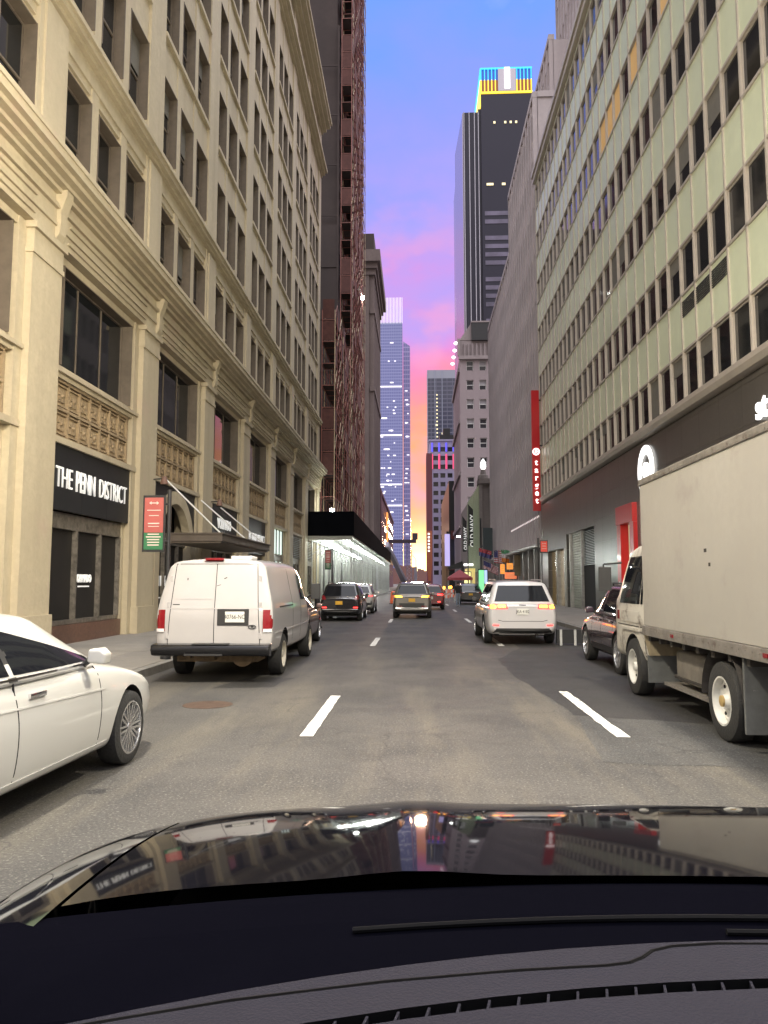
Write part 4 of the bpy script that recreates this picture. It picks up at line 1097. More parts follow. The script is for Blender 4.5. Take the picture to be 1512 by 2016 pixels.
b = MB(); b.tube((5.8, 140.2, .15), (5.8, 140.2, 4.3), .06, 6); b.tube((5.8, 151, .15), (5.8, 151, 4.3), .06, 6); b.build('post', M['blkmetal'], o)
for (x, y, z, w_, h_, lb) in ((8.3, 75, 3.0, .42, .95, 'narrow orange box sign, left of the pair above the white car'), (8.9, 74, 3.25, .6, .6, 'orange box sign, upper right of the pair above the white car'), (8.9, 73.5, 2.35, 1.1, .6, 'coral red shop sign low beside the white car roof')):
    o = thing('box_sign', (x, y, z), lb, 'sign')
    b = MB(); b.box(x-w_/2, x+w_/2, y, y+.15, z-h_/2, z+h_/2); b.build('case', mat('orange_lit_case', (.7, .28, .05), .5, emit=(1, .36, .06) if z > 2.5 else (1, .2, .1), estr=.75), o, bevel=.02)
    b = MB(); b.tube((x+w_/2-.05, y+.08, z), (9.45, y+.08, z), .03, 6); b.build('bracket', M['blkmetal'], o)
    b = MB()
    for i in range(3): b.box(x-w_*.3, x+w_*.3, y-.012, y-.002, z-h_*.3+i*h_*.22, z-h_*.3+i*h_*.22+.05)
    b.build('print', mat('pale_print', (.8, .6, .3), .5), o)
o = thing('wooden_board', (9.0, 71, 2.4), 'tall brown board hanging on the shop wall right of the orange signs', 'sign')
b = MB(); b.box(8.95, 9.5, 71, 71.12, 2.3, 4.2); b.build('board', mat('brown_board', (.17, .12, .06), .6, noise=(3, .3)), o); b = MB(); b.box(8.9, 9.55, 70.98, 71.14, 4.2, 4.28); b.build('rail', M['blkmetal'], o)
# flags on poles: rippled cloth
def flag(x, y, z, w_, h_, cols, vertical, label, droop=.5, star=False):
    o = thing('flag', (x, y, z), label, 'flag', None)
    b = MB(); b.tube((x+w_+.35, y+.05, z-.9), (x-.05, y, z+.05), .025, 6); b.build('flagpole', M['steel'], o)
    b = MB(); nx, nz = 10, len(cols)*2 if not vertical else 8
    def pt(i, j):
        s = i/nx; t = j/nz
        return (x+w_*s, y+.06*math.sin(s*9+t*2), z-.9*s*0-droop*s*w_-h_*t)
    for i in range(nx):
        for j in range(nz):
            m = int((i/nx)*len(cols)) if vertical else int((j/nz)*len(cols))
            if star and i < nx*.42 and j < nz*.54: m = len(cols)
            b.quad(pt(i, j), pt(i+1, j), pt(i+1, j+1), pt(i, j+1), m)
    me = b.mesh('cloth', [M[c] for c in cols] + ([M['fl_b']] if star else []), (x, y, z), smooth=60)
    bm = bmesh.new(); bm.from_mesh(me); bmesh.ops.remove_doubles(bm, verts=bm.verts, dist=1e-5); bm.to_mesh(me); bm.free()
    put('cloth', me, o, (x, y, z))
for k, c in (('fl_r', (.36, .05, .06)), ('fl_w', (.6, .56, .58)), ('fl_b', (.05, .05, .15)), ('fl_g', (.08, .25, .12)), ('fl_o', (.7, .22, .04))): M[k] = mat('flag_cloth_'+{'r': 'red', 'w': 'white', 'b': 'blue', 'g': 'green', 'o': 'orange'}[k[3]], c, .8)
st = ['fl_r', 'fl_w']*6+['fl_r']
flag(6.9, 80, 4.0, 1.5, .9, st, False, 'dark striped flag drooping over the pavement, lowest and leftmost of the flags', .45, True)
flag(7.9, 79, 5.0, .75, 1.3, st, False, 'upright striped flag hanging beside the orange and white flag', .1, True)
flag(8.6, 79, 5.1, 1.0, 1.3, ['fl_g', 'fl_w', 'fl_o'], False, 'green, white and orange flag above the orange box signs', .15)
flag(6.9, 86, 5.6, 1.4, .9, ['fl_r', 'fl_b'], False, 'dark plum flag highest of the group, under the street lamp', .3)
# street lamp and traffic light boxes
def lamp(x, y, z, arm, label, hide=False):
    o = thing('street_lamp', (x, y, .15), label, 'street lamp')
    b = MB(); b.tube((x, y, .15), (x, y, z), .09, 10, .06); b.lathe([(0, .2), (.5, .17), (.8, .1)], (x, y, .15), 'z', 12); b.build('pole', M['blkmetal'], o, smooth=50)
    b = MB(); b.tube((x, y, z-.1), (x+arm, y, z+.25), .045, 8); b.build('arm', M['blkmetal'], o)
    b = MB(); s = 1 if arm > 0 else -1; b.box(x+arm-.05*s, x+arm+.6*s, y-.14, y+.14, z+.2, z+.33); b.build('head', M['blkmetal'], o, bevel=.03)
    b = MB(); b.box(x+arm+.05*s, x+arm+.5*s, y-.1, y+.1, z+.15, z+.198); b.build('lens', M['lampw'], o)
    return o
lamp(6.6, 100, 7.5, -.9, 'street lamp with a lit head above the pavement left of the ribbed building')
o = thing('traffic_signal', (6.9, 93, 5), 'dark traffic signal head and box on a pole near the plum flag', 'traffic light')
b = MB(); b.tube((7.7, 93, .15), (7.7, 93, 9.5), .1, 8); b.build('pole', M['blkmetal'], o); b = MB(); b.box(7.95, 9.1, 92.5, 93.4, 4.7, 8.3); b.box(7.6, 7.96, 92.9, 93.1, 6, 6.15); b.build('housing', mat('dark_teal_box', (.025, .04, .045), .5), o, bevel=.03)
# market tent
o = thing('canopy_tent', (4.9, 88, 0), 'dark red pop-up canopy tent over the right kerb beyond the parked dark car', 'tent')
x0, x1, y0, y1 = 3.5, 6.3, 88, 90.8; xc, yc_ = 4.9, 89.4
b = MB(); b.poly([(x0, y0, 2.25), (x1, y0, 2.25), (xc, yc_, 3.2)]); b.poly([(x1, y0, 2.25), (x1, y1, 2.25), (xc, yc_, 3.2)]); b.poly([(x1, y1, 2.25), (x0, y1, 2.25), (xc, yc_, 3.2)]); b.poly([(x0, y1, 2.25), (x0, y0, 2.25), (xc, yc_, 3.2)])
b.box(x0, x1, y0-.02, y0, 1.95, 2.25); b.box(x0-.02, x0, y0, y1, 1.95, 2.25); b.box(x1, x1+.02, y0, y1, 1.95, 2.25); b.build('cover', mat('dark_red_canvas', (.30, .05, .06), .7), o)
for x in (x0+.05, x1-.05):
    for y in (y0+.05, y1-.05):
        b = MB(); b.tube((x, y, 0), (x, y, 2.2), .03, 6); b.build('leg', M['galv'], o)
o = thing('information_kiosk', (5.15, 60, .0), 'slim kiosk with a glowing green and blue screen on the right kerb', 'kiosk')
b = MB(); b.box(4.72, 5.5, 60, 60.25, .15, 2.75); b.build('case', M['blkmetal'], o, bevel=.03); b = MB(); b.box(4.78, 5.2, 59.97, 59.995, .9, 2.65); b.build('screen', mat('green_screen', (.2, .5, .3), .4, emit=(.25, .9, .4), estr=.8), o); b = MB(); b.box(5.22, 5.44, 59.97, 59.995, 1.6, 2.65); b.build('screen', mat('blue_screen', (.3, .4, .7), .4, emit=(.5, .65, 1), estr=.8), o)
# cones, barrels and barricades
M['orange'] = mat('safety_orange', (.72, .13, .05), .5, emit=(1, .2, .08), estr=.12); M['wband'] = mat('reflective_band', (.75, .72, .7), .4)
o = thing('traffic_barrel', (-1.9, 60.6, 0), 'orange traffic drum standing on the road left of the grey moving car', 'traffic barrel')
b = MB(); b.lathe([(.06, .27), (.3, .27), (.31, .25), (.6, .24), (.61, .22), (.95, .2), (1.0, .08)], (-1.9, 60.6, 0), 'z', 16); b.build('drum', M['orange'], o, smooth=40); b = MB(); b.lathe([(0, .36), (.06, .34)], (-1.9, 60.6, 0), 'z', 16); b.build('base', M['rubber'], o)
for i, (x, y, lb) in enumerate(((2.15, 62.3, 'orange and white barricade nearest the red tail lamps'), (2.75, 66, 'orange and white barricade between the two others'), (3.1, 71, 'orange and white barricade farthest back, beside the tent'))):
    o = thing('barricade', (x, y, 0), lb, 'barricade', 'barricades beside the right lane')
    for z in (.55, .95):
        b = MB()
        for k in range(5): b.box(x-.45+k*.18, x-.45+(k+1)*.18, y-.02, y+.02, z-.13, z+.13, k % 2)
        b.build('board', [M['orange'], M['wband']], o)
    for s in (-.4, .4):
        b = MB(); b.tube((x+s, y-.3, 0), (x+s, y, 1.15), .03, 6); b.tube((x+s, y+.3, 0), (x+s, y, 1.15), .03, 6); b.build('leg', M['galv'], o)
    b = MB(); b.lathe([(1.15, .05), (1.2, .09), (1.34, .09), (1.38, .04)], (x, y, 0), 'z', 10); b.build('warning_lamp', M['amber_lit'], o)
# low barrier at the right kerb
o = thing('kerb_barrier', (4.1, 20.9, 0), 'low black barrier with two pale posts on the road by the dark parked car', 'barrier')
b = MB(); b.box(3.75, 5.2, 20.95, 21.1, .05, .42); b.build('panel', M['blk'], o)
for x in (3.82, 4.2, 4.7):
    b = MB(); b.box(x, x+.06, 20.9, 20.94, 0, .42); b.build('post', M['galv'], o)
# near street lamps stand just outside the picture, over the camera's own stretch of road
from mathutils.bvhtree import BVHTree
# ------------------------------------------------------------------ vehicle tools
def loft(rings, cap0=True, cap1=True):
    """rings: half sections, bottom centre -> top centre, [(x,y,z)]; mirrored"""
    v = []; f = []; k = len(rings[0]); full = 2*k-2
    for r in rings:
        v += list(r) + [(-x, y, z) for x, y, z in r[-2:0:-1]]
    for a in range(len(rings)-1):
        for i in range(full):
            j = (i+1) % full; f.append((a*full+i, a*full+j, (a+1)*full+j, (a+1)*full+i))
    for a, on in ((0, cap0), (len(rings)-1, cap1)):
        if not on: continue
        o = a*full
        for i in range(k-1):
            i0, i1 = i, i+1; m0 = (full-i0) % full; m1 = (full-i1) % full
            q = [o+i0, o+i1] + ([o+m1] if m1 != i1 else []) + ([o+m0] if m0 != i0 else [])
            if len(q) > 2: f.append(tuple(q))
    return v, f
def mesh_vf(name, v, f, m, sub=0, smooth=35):
    me = bpy.data.meshes.new(name); me.from_pydata(v, [], f); me.materials.append(m)
    bm = bmesh.new(); bm.from_mesh(me); bmesh.ops.recalc_face_normals(bm, faces=bm.faces); bm.to_mesh(me); bm.free()
    if sub: me = modify(me, lambda o: (lambda q: (setattr(q, 'levels', sub), setattr(q, 'render_levels', sub)))(o.modifiers.new('s', 'SUBSURF')))
    me.polygons.foreach_set('use_smooth', [True]*len(me.polygons)); me.set_sharp_from_angle(angle=R(smooth))
    return me
def modify(me, fn):
    o = bpy.data.objects.new('tmp', me); COL.objects.link(o); fn(o)
    dg = bpy.context.evaluated_depsgraph_get(); out = bpy.data.meshes.new_from_object(o.evaluated_get(dg)); bpy.data.objects.remove(o); return out
def cut_arches(me, cyl):
    """cyl: list of (x0,x1,y,z,r)"""
    b = MB()
    for x0, x1, y, z, r in cyl: b.lathe([(x0, r), (x1, r)], (0, y, z), 'x', 32)
    cm = b.mesh('c', M['under']); co = bpy.data.objects.new('cut', cm); COL.objects.link(co)
    def fn(o):
        q = o.modifiers.new('b', 'BOOLEAN'); q.operation = 'DIFFERENCE'; q.object = co; q.solver = 'EXACT'
        try: q.material_mode = 'TRANSFER'
        except Exception: pass
    out = modify(me, fn); bpy.data.objects.remove(co)
    out.polygons.foreach_set('use_smooth', [True]*len(out.polygons)); out.set_sharp_from_angle(angle=R(35))
    return out
def wheel_meshes(r, wd, style, rimr=.66, rimmat=None):
    t = MB(); h = wd/2
    t.lathe([(-h, r*.62), (-h, r*.86), (-h*.86, r*.97), (-h*.5, r), (h*.5, r), (h*.86, r*.97), (h, r*.86), (h*1.0, rimr*r*1.02), (-h*.1, rimr*r)], (0, 0, 0), 'x', 36)
    tm = t.mesh('wheel', M['rubber'], smooth=35)
    b = MB(); rr = r*rimr
    b.lathe([(h*.1, rr*.99), (h*.98, rr*1.0), (h*.98, rr*.93), (h*.35, rr*.88)], (0, 0, 0), 'x', 36)
    if style == 'steel':
        b.lathe([(h*.3, rr*.9), (h*.45, rr*.75), (h*.15, rr*.5), (h*.5, rr*.3), (h*.85, rr*.24), (h*.9, rr*.05)], (0, 0, 0), 'x', 28)
        for i in range(6):
            a = i*math.pi/3; b.lathe([(h*.3, .022), (h*.42, .02)], (0, rr*.63*math.cos(a), rr*.63*math.sin(a)), 'x', 8, 1)
    else:
        n = style
        for i in range(n):
            a = 2*math.pi*i/n; ca, sa = math.cos(a), math.sin(a)
            for s in (-1, 1):
                o = rr*.055*s
                def q(rad, off, x): return (x, rad*ca-off*sa, rad*sa+off*ca)
                w0, w1 = rr*.05, rr*.035
                b.prism([q(rr*.12, o*1.2-w0, h*.85), q(rr*.12, o*1.2+w0, h*.85), q(rr*.92, o*1.9+w1, h*.95), q(rr*.92, o*1.9-w1, h*.95)], (-.03, 0, 0))
        b.lathe([(h*.5, rr*.2), (h*.9, rr*.19), (h*.95, rr*.1)], (0, 0, 0), 'x', 20)
        b.lathe([(h*.05, rr*.9), (h*.12, rr*.1)], (0, 0, 0), 'x', 24, 1)
    rm = b.mesh('rim', [rimmat or M['rim'], M['under']], smooth=35)
    return tm, rm
def add_wheels(root, r, wd, xs, ys, style, base, rimr=.66, rimmat=None):
    tm, rm = wheel_meshes(r, wd, style, rimr, rimmat)
    for y in ys:
        for s in (1, -1):
            o = put('wheel', tm, root, base+Vector((s*xs, y, r))); o.rotation_euler[2] = 0 if s > 0 else math.pi
            p = put('rim', rm, o, base+Vector((s*xs, y, r)))
class Skin:
    """casts flat outlines onto a vehicle's surface to make panels that follow it"""
    def __init__(s, meshes):
        v = []; f = []
        for me in meshes:
            n = len(v); v += [q.co.copy() for q in me.vertices]; f += [tuple(n+i for i in p.vertices) for p in me.polygons]
        s.t = BVHTree.FromPolygons(v, f)
    def hit(s, face, a, b):
        if face == 'rear': o, d = Vector((a, -3, b)), Vector((0, 1, 0))
        elif face == 'front': o, d = Vector((a, 20, b)), Vector((0, -1, 0))
        elif face == 'right': o, d = Vector((4, a, b)), Vector((-1, 0, 0))
        elif face == 'left': o, d = Vector((-4, a, b)), Vector((1, 0, 0))
        elif face == 'top': o, d = Vector((a, b, 6)), Vector((0, 0, -1))
        h, nrm, _, _ = s.t.ray_cast(o, d)
        if h is None: return None
        return h - d*s.off*1.0 + nrm*0
    def patch(s, name, root, base, m, face, quad, off=.006, nx=8, nz=5, thick=None):
        s.off = off; P_ = []; (a, b, c, d) = [Vector(q) for q in quad]
        for j in range(nz+1):
            for i in range(nx+1):
                p = (a.lerp(b, i/nx)).lerp(d.lerp(c, i/nx), j/nz); P_.append(s.hit(face, p.x, p.y))
        ok = [p for p in P_ if p is not None]
        if not ok: return None
        dirv = {'rear': (0, 1, 0), 'front': (0, -1, 0), 'right': (-1, 0, 0), 'left': (1, 0, 0), 'top': (0, 0, -1)}[face]
        D = Vector(dirv)*(thick or off+.01); mb = MB(); w = nx+1
        for j in range(nz):
            for i in range(nx):
                q = [P_[j*w+i], P_[j*w+i+1], P_[(j+1)*w+i+1], P_[(j+1)*w+i]]
                if any(p is None for p in q): continue
                mb.quad(*q)
        if not mb.f: return None
        me = mb.mesh(name, m, (0, 0, 0))
        bm = bmesh.new(); bm.from_mesh(me); bmesh.ops.remove_doubles(bm, verts=bm.verts, dist=1e-5); bmesh.ops.recalc_face_normals(bm, faces=bm.faces)
        # skirt: pull the rim back into the body so the panel has thickness
        ed = [e for e in bm.edges if len(e.link_faces) == 1]
        r = bmesh.ops.extrude_edge_only(bm, edges=ed); bmesh.ops.translate(bm, verts=[x for x in r['geom'] if isinstance(x, bmesh.types.BMVert)], vec=D)
        fwd = -Vector(dirv)
        for f_ in bm.faces:
            if f_.normal.dot(fwd) < -.2: f_.normal_flip()
        bm.to_mesh(me); bm.free()
        me.polygons.foreach_set('use_smooth', [True]*len(me.polygons)); me.set_sharp_from_angle(angle=R(40))
        return put(name, me, root, base)
def sec(y, zb, zt, w, crown=.03, tuck=.93, wt=.955):
    h = zt-zb
    return [(0, y, zb), (w*.6, y, zb), (w*(tuck-.08), y, zb+.005), (w*tuck, y, zb+.05), (w*.975, y, zb+.16), (w, y, zb+h*.48), (w*.992, y, zb+h*.68), (w*wt, y, zt-h*.11), (w*(wt-.05), y, zt-.025), (w*(wt-.17), y, zt), (w*.4, y, zt+crown*.85), (0, y, zt+crown)]
def interp(st, y):
    for a, b in zip(st, st[1:]):
        if a[0] <= y <= b[0]:
            t = (y-a[0])/(b[0]-a[0]); return [p+(q-p)*t for p, q in zip(a, b)]
    return list(st[0] if y < st[0][0] else st[-1])
def car(name, label, cat, loc, rot, col, S, group=None):
    """S: dict of shape. origin: ground, rear centre; car points to +Y"""
    root = thing(name, (loc[0], loc[1], 0), label, cat, group); base = WL[root]
    W = S['W']/2
    rings = [sec(y, zb, zt, W*w, cr) for y, zb, zt, w, cr in S['body']]
    v, f = loft(rings); body = mesh_vf('body', v, f, col, 2)
    r = S['r']; ys = S['axles']; g = S.get('arch', .055)
    body = cut_arches(body, [(s*W*.60, s*(W+.2), y, r*1.0, r+g) for y in ys for s in (1, -1)])
    # cabin shell
    st = S['cabin']                     # (y, z roof, half width roof, half width belt, z belt)
    rg = []; n = 4
    ysam = []
    for a, b in zip(st, st[1:]): ysam += [a[0]+(b[0]-a[0])*i/n for i in range(n)]
    ysam.append(st[-1][0])
    for y in ysam:
        _, zr, wt, wb, zl = interp(st, y); h = zr-zl
        rg.append([(0, y, zl-.06), (wb*.9, y, zl-.06), (wb, y, zl-.03), (wb, y, zl), (wb+(wt-wb)*.5, y, zl+h*.47), (wt, y, zr-min(.07, h*.2)), (wt-.05, y, zr-min(.022, h*.06)), (wt-.14, y, zr), (wt*.5, y, zr+.02), (0, y, zr+.028)])
    v, f = loft(rg); cab = mesh_vf('cabin', v, f, col, 1)
    put('body', body, root, base); put('cabin', cab, root, base)
    sk = Skin([body, cab]); P_ = lambda nm, m, face, quad, **k: sk.patch(nm, root, base, m, face, quad, **k)
    # windows
    (y0, zl0) = (st[0][0], st[0][4])
    for a, b in S['side_glass']:
        for face, sg in (('right', 1), ('left', -1)):
            q = []
            for yy in (a, b):
                _, zr, wt, wb, zl = interp(st, yy)
            za = interp(st, a); zb_ = interp(st, b)
            mid = (a+b)/2
            P_('side_window', M['carglass'], face, [(a, za[4]+.035), (b, zb_[4]+.035), (b, max(zb_[1]-.085, zb_[4]+.05)), (a, max(za[1]-.085, za[4]+.05))], off=.004, nx=12, nz=5)
    rw = S['rear_glass']                # z0, z1, half width bottom, half width top
    P_('rear_window', M['carglass'], 'rear', [(-rw[2], rw[0]), (rw[2], rw[0]), (rw[3], rw[1]), (-rw[3], rw[1])], off=.006, nx=10, nz=6)
    a, b = st[-2], st[-1]
    P_('windscreen', M['carglass'], 'top', [(-b[3]*.84, b[0]-.06), (b[3]*.84, b[0]-.06), (a[2]*.86, a[0]+.06), (-a[2]*.86, a[0]+.06)], off=.006, nx=10, nz=6)
    add_wheels(root, r, S.get('tw', .22), W-S.get('tw', .22)/2-.012, ys, S.get('spokes', 7), base, S.get('rimr', .68))
    # door seams, handles, mirrors
    for yy in S.get('seams', []):
        for face in ('right', 'left'): P_('door_gap', M['under'], face, [(yy, S['sill']+.1), (yy+.012, S['sill']+.1), (yy+.012, interp(st, yy)[4]-.02), (yy, interp(st, yy)[4]-.02)], off=.0015, nx=1, nz=10)
    for yy in S.get('handles', []):
        for face, sg in (('right', 1), ('left', -1)):
            sk.off = .0; z = interp(st, yy)[4]-.13; h = sk.hit(face, yy, z)
            if h is None: continue
            b_ = MB(); b_.box(h.x-.012, h.x+.022*sg, yy-.11, yy+.11, z-.018, z+.018); b_.v = [tuple(Vector(q)+base) for q in b_.v]
            b_.build('door_handle', S.get('handle_mat', col), root, bevel=.008, smooth=50)
    my = S['mirror']; _, zr, wt, wb, zl = interp(st, my)
    for sg in (1, -1):
        b_ = MB(); x0 = wb-.02; x1 = wb+.20; z0, z1 = zl+.01, zl+.15
        b_.prism([(sg*(x0+.07), my-.04, z0+.02), (sg*x1, my-.03, z0+.0), (sg*(x1+.01), my-.03, z0+.09), (sg*(x1-.04), my-.03, z1), (sg*(x0+.08), my-.04, z1-.01)], (0, .13, 0))
        b_.v = [tuple(Vector(q)+base) for q in b_.v]
        mo = b_.build('mirror', S.get('mirror_mat', col), root, bevel=.045, seg=4, smooth=60)
        b_ = MB(); b_.tube((sg*x0, my+.06, zl+.0), (sg*(x0+.1), my+.03, z0+.07), .025, 6); b_.v = [tuple(Vector(q)+base) for q in b_.v]; b_.build('mirror_arm', M['trim'], mo)
    for e in S.get('rear', []):         # (name, material key, quad, off)
        P_(e[0], M[e[1]], 'rear', e[2], off=e[3] if len(e) > 3 else .012, nx=6, nz=4)
    for e in S.get('front', []): P_(e[0], M[e[1]], 'front', e[2], off=.012, nx=6, nz=4)
    for e in S.get('side', []):
        for face in ('right', 'left'): P_(e[0], M[e[1]], face, e[2], off=e[3] if len(e) > 3 else .008, nx=16, nz=2)
    pl = S.get('plate')
    if pl:
        x, z, m_, txt = pl; sk.off = 0; h = sk.hit('rear', x, z)
        b_ = MB(); b_.box(x-.155, x+.155, h.y-.02, h.y+.06, z-.078, z+.078); b_.v = [tuple(Vector(q)+base) for q in b_.v]; po = b_.build('number_plate', M[m_], root, bevel=.006)
        if txt: text('number', txt, .115, base+Vector((x, h.y-.021, z)), 'cam', M['blk'], po, ext=.001, width=.8)
    if S.get('rails'):
        for sg in (1, -1):
            b_ = MB(); ya, yb = S['rails']; _, zr, wt, _, _ = interp(st, ya)
            b_.tube((sg*(wt-.09), ya, zr+.05), (sg*(wt-.09), yb, interp(st, yb)[1]+.05), .018, 8); b_.tube((sg*(wt-.09), ya, zr-.02), (sg*(wt-.09), ya, zr+.05), .018, 8); b_.tube((sg*(wt-.09), yb, interp(st, yb)[1]-.02), (sg*(wt-.09), yb, interp(st, yb)[1]+.05), .018, 8)
            b_.v = [tuple(Vector(q)+base) for q in b_.v]; b_.build('roof_rail', S.get('rail_mat', M['trim']), root, smooth=50)
    # underside
    b_ = MB(); L = S['body'][-1][0]; b_.box(-W*.72, W*.72, .35, L-.35, S['sill']-.04, S['sill']+.10); b_.tube((W*.4, .05, S['sill']-.0), (W*.4, .6, S['sill']+.02), .035, 8); b_.v = [tuple(Vector(q)+base) for q in b_.v]; b_.build('underbody', M['under'], root)
    root.rotation_euler[2] = rot
    return root, base, sk
def suv_spec(L=4.6, W=1.86, H=1.68, r=.36, wb=2.69, ro=.92, belt=1.06, sill=.24, rear_lean=.40, hood=.98, tail=1.03):
    a = (ro, ro+wb)
    body = [(.02, .42, tail-.10, .80, .01), (.0, .40, tail-.06, .86, .015), (.10, .32, tail, .95, .02), (.35, .26, belt, .985, .02), (ro, sill, belt+.01, 1, .02), (ro+wb*.5, sill, belt, .995, .02), (L-1.45, sill, belt-.01, 1, .02), (L-1.0, sill, hood, 1.0, .05), (L-.5, sill, hood-.06, .98, .06), (L-.15, .26, hood-.15, .92, .06), (L-.02, .32, hood-.25, .82, .05), (L, .40, hood-.30, .74, .03)]
    W2 = W/2
    cabin = [(.10, tail+.01, W2*.86, W2*.90, tail), (rear_lean+.12, H-.06, W2*.74, W2*.935, belt), (rear_lean+.45, H-.03, W2*.745, W2*.945, belt), (L*.48, H, W2*.745, W2*.95, belt), (L-2.05, H-.035, W2*.735, W2*.945, belt-.005), (L-1.22, hood+.05, W2*.80, W2*.90, hood+.02)]
    return dict(W=W, r=r, axles=a, body=body, cabin=cabin, sill=sill, side_glass=[(.62, 1.15), (1.2, L*.48-.03), (L*.48+.05, L-1.45)], rear_glass=(tail+.07, H-.14, W2*.76, W2*.62), seams=[1.25, L*.48, L-1.55], handles=[1.42, L*.48+.2], mirror=L-1.72, rails=(rear_lean+.35, L-2.2))
M['p_white'] = paint('white_car_paint', (.50, .50, .48)); M['p_silverwhite'] = paint('pearl_white_paint', (.50, .49, .50))
M['p_grey'] = paint('bronze_grey_paint', (.17, .155, .14), .3, metal=.5); M['p_black'] = paint('black_car_paint', (.012, .012, .015), .2); M['p_plum'] = paint('dark_plum_paint', (.035, .024, .034), .22)
M['p_brown'] = paint('brown_metallic_paint', (.15, .095, .085), .28, metal=.4); M['p_red'] = paint('deep_red_paint', (.16, .02, .022), .25); M['p_dark'] = paint('dark_grey_paint', (.03, .03, .032), .3)
def mir(n, m, q, off=.012): return [(n, m, q, off), (n, m, [(-x, z) for x, z in (q[1], q[0], q[3], q[2])], off)]
# ---- white sedan passing on the left
L = 4.86; W = 1.84; W2 = W/2
S = dict(W=W, r=.335, tw=.215, axles=(1.09, 3.88), sill=.20, spokes=10, rimr=.72,
  body=[(.02, .42, .86, .78, .02), (0, .38, .92, .84, .02), (.12, .28, 1.0, .93, .03), (.45, .22, 1.03, .98, .03), (1.09, .2, .99, 1, .03), (2.4, .2, 1.0, 1, .03), (3.1, .2, 1.0, 1, .03), (3.4, .2, .975, 1, .05), (3.8, .2, .92, .995, .07), (4.2, .22, .84, .96, .08), (4.62, .24, .74, .88, .08), (4.8, .28, .62, .76, .06), (4.86, .34, .52, .64, .04)],
  cabin=[(.45, 1.03, W2*.76, W2*.86, 1.02), (1.15, 1.36, W2*.66, W2*.92, 1.01), (1.65, 1.435, W2*.675, W2*.94, 1.0), (2.2, 1.45, W2*.68, W2*.945, 1.0), (2.62, 1.425, W2*.675, W2*.945, 1.0), (3.40, 1.01, W2*.80, W2*.90, .985)],
  side_glass=[(.95, 1.92), (1.98, 3.24)], rear_glass=(1.08, 1.36, .62, .5), seams=[.98, 1.95, 3.22], handles=[1.25, 2.22], handle_mat=M['chrome'], mirror=2.98,
  side=[('door_pillar', 'trim', [(1.90, .99), (2.0, .99), (2.0, 1.37), (1.90, 1.37)], .005), ('sill_trim', 'p_white', [(1.5, .27), (3.42, .27), (3.42, .31), (1.5, .31)], .012), ('waist_crease', 'p_white', [(.9, .83), (3.3, .76), (3.3, .775), (.9, .845)], .006), ('window_trim', 'chrome', [(1.0, 1.005), (3.2, 1.0), (3.2, 1.013), (1.0, 1.018)], .007)],
  front=[('headlight', 'clear_lens', [(.5, .62), (.78, .62), (.8, .74), (.55, .72)]), ('headlight', 'clear_lens', [(-.78, .62), (-.5, .62), (-.55, .72), (-.8, .74)]), ('grille', 'blk', [(-.4, .45), (.4, .45), (.45, .62), (-.45, .62)])],
  rear=mir('tail_light', 'red_lens', [(.5, .82), (.78, .80), (.78, .93), (.5, .94)]), plate=(0, .72, 'plate', ''))
car('sedan', 'white sedan with silver ten-spoke wheels, cut off by the left edge of the picture', 'car', (-3.74, 3.34), R(-2.2), M['p_white'], S)
# ---- bronze grey SUV ahead in the lane
S = suv_spec(L=4.6, W=1.86, H=1.69, tail=1.08, belt=1.07)
S['rear'] = mir('tail_light', 'amber_lit', [(.44, .99), (.82, 1.0), (.82, 1.075), (.47, 1.055)]) + mir('brake_light', 'red_lens', [(.80, .88), (.885, .92), (.885, 1.06), (.83, 1.0)]) + mir('reflector', 'red_lens', [(.45, .56), (.7, .565), (.7, .60), (.45, .595)]) + [('bumper_trim', 'trim', [(-.8, .44), (.8, .44), (.84, .72), (-.84, .72)], .006), ('chrome_strip', 'chrome', [(-.72, .47), (.72, .47), (.78, .51), (-.78, .51)], .014), ('spoiler', 'trim', [(-.55, 1.60), (.55, 1.60), (.55, 1.635), (-.55, 1.635)], .03), ('light_bar', 'trim', [(-.3, .98), (.3, .98), (.34, 1.01), (-.34, 1.01)], .02)]
S['plate'] = (0, .86, 'plate_y', '')
car('suv', 'bronze grey crossover driving ahead in the middle lane with lit amber tail lamps', 'car', (-.27, 36.0), R(-1), M['p_grey'], S)
# ---- white SUV with brake lights
S = suv_spec(L=4.82, W=1.95, H=1.74, r=.38, tail=1.10, belt=1.10, hood=1.06, wb=2.92, ro=.97, sill=.28)
S['rear'] = mir('tail_light', 'red_lit', [(.40, .985), (.89, .975), (.885, 1.10), (.42, 1.10)], .014) + mir('tail_lamp_core', 'amber_lit', [(.45, 1.01), (.66, 1.005), (.66, 1.08), (.46, 1.08)], .022) + mir('tail_lamp_core', 'amber_lit', [(.71, 1.0), (.86, .995), (.86, 1.085), (.71, 1.085)], .022) + mir('reflector', 'red_lit', [(.64, .525), (.80, .53), (.80, .56), (.64, .56)]) + [('bumper_skirt', 'trim', [(-.80, .33), (.80, .33), (.70, .46), (-.70, .46)], .02), ('hatch_gap', 'trim', [(-.55, .64), (.55, .64), (.55, .652), (-.55, .652)], .003), ('badge', 'trim', [(-.09, 1.065), (.09, 1.065), (.09, 1.09), (-.09, 1.09)], .006), ('hatch_gap', 'trim', [(-.66, .67), (-.55, .645), (-.55, .657), (-.655, .685)], .003), ('hatch_gap', 'trim', [(.55, .645), (.66, .67), (.655, .685), (.55, .657)], .003)]
S['plate'] = (0, .90, 'plate', 'JKA 4182'); S['rail_mat'] = M['steel']; S['mirror_mat'] = M['trim']
o, base, sk = car('suv', 'white SUV braking in the right lane with glowing red and amber tail lamps', 'car', (2.82, 20.75), R(.5), M['p_silverwhite'], S)
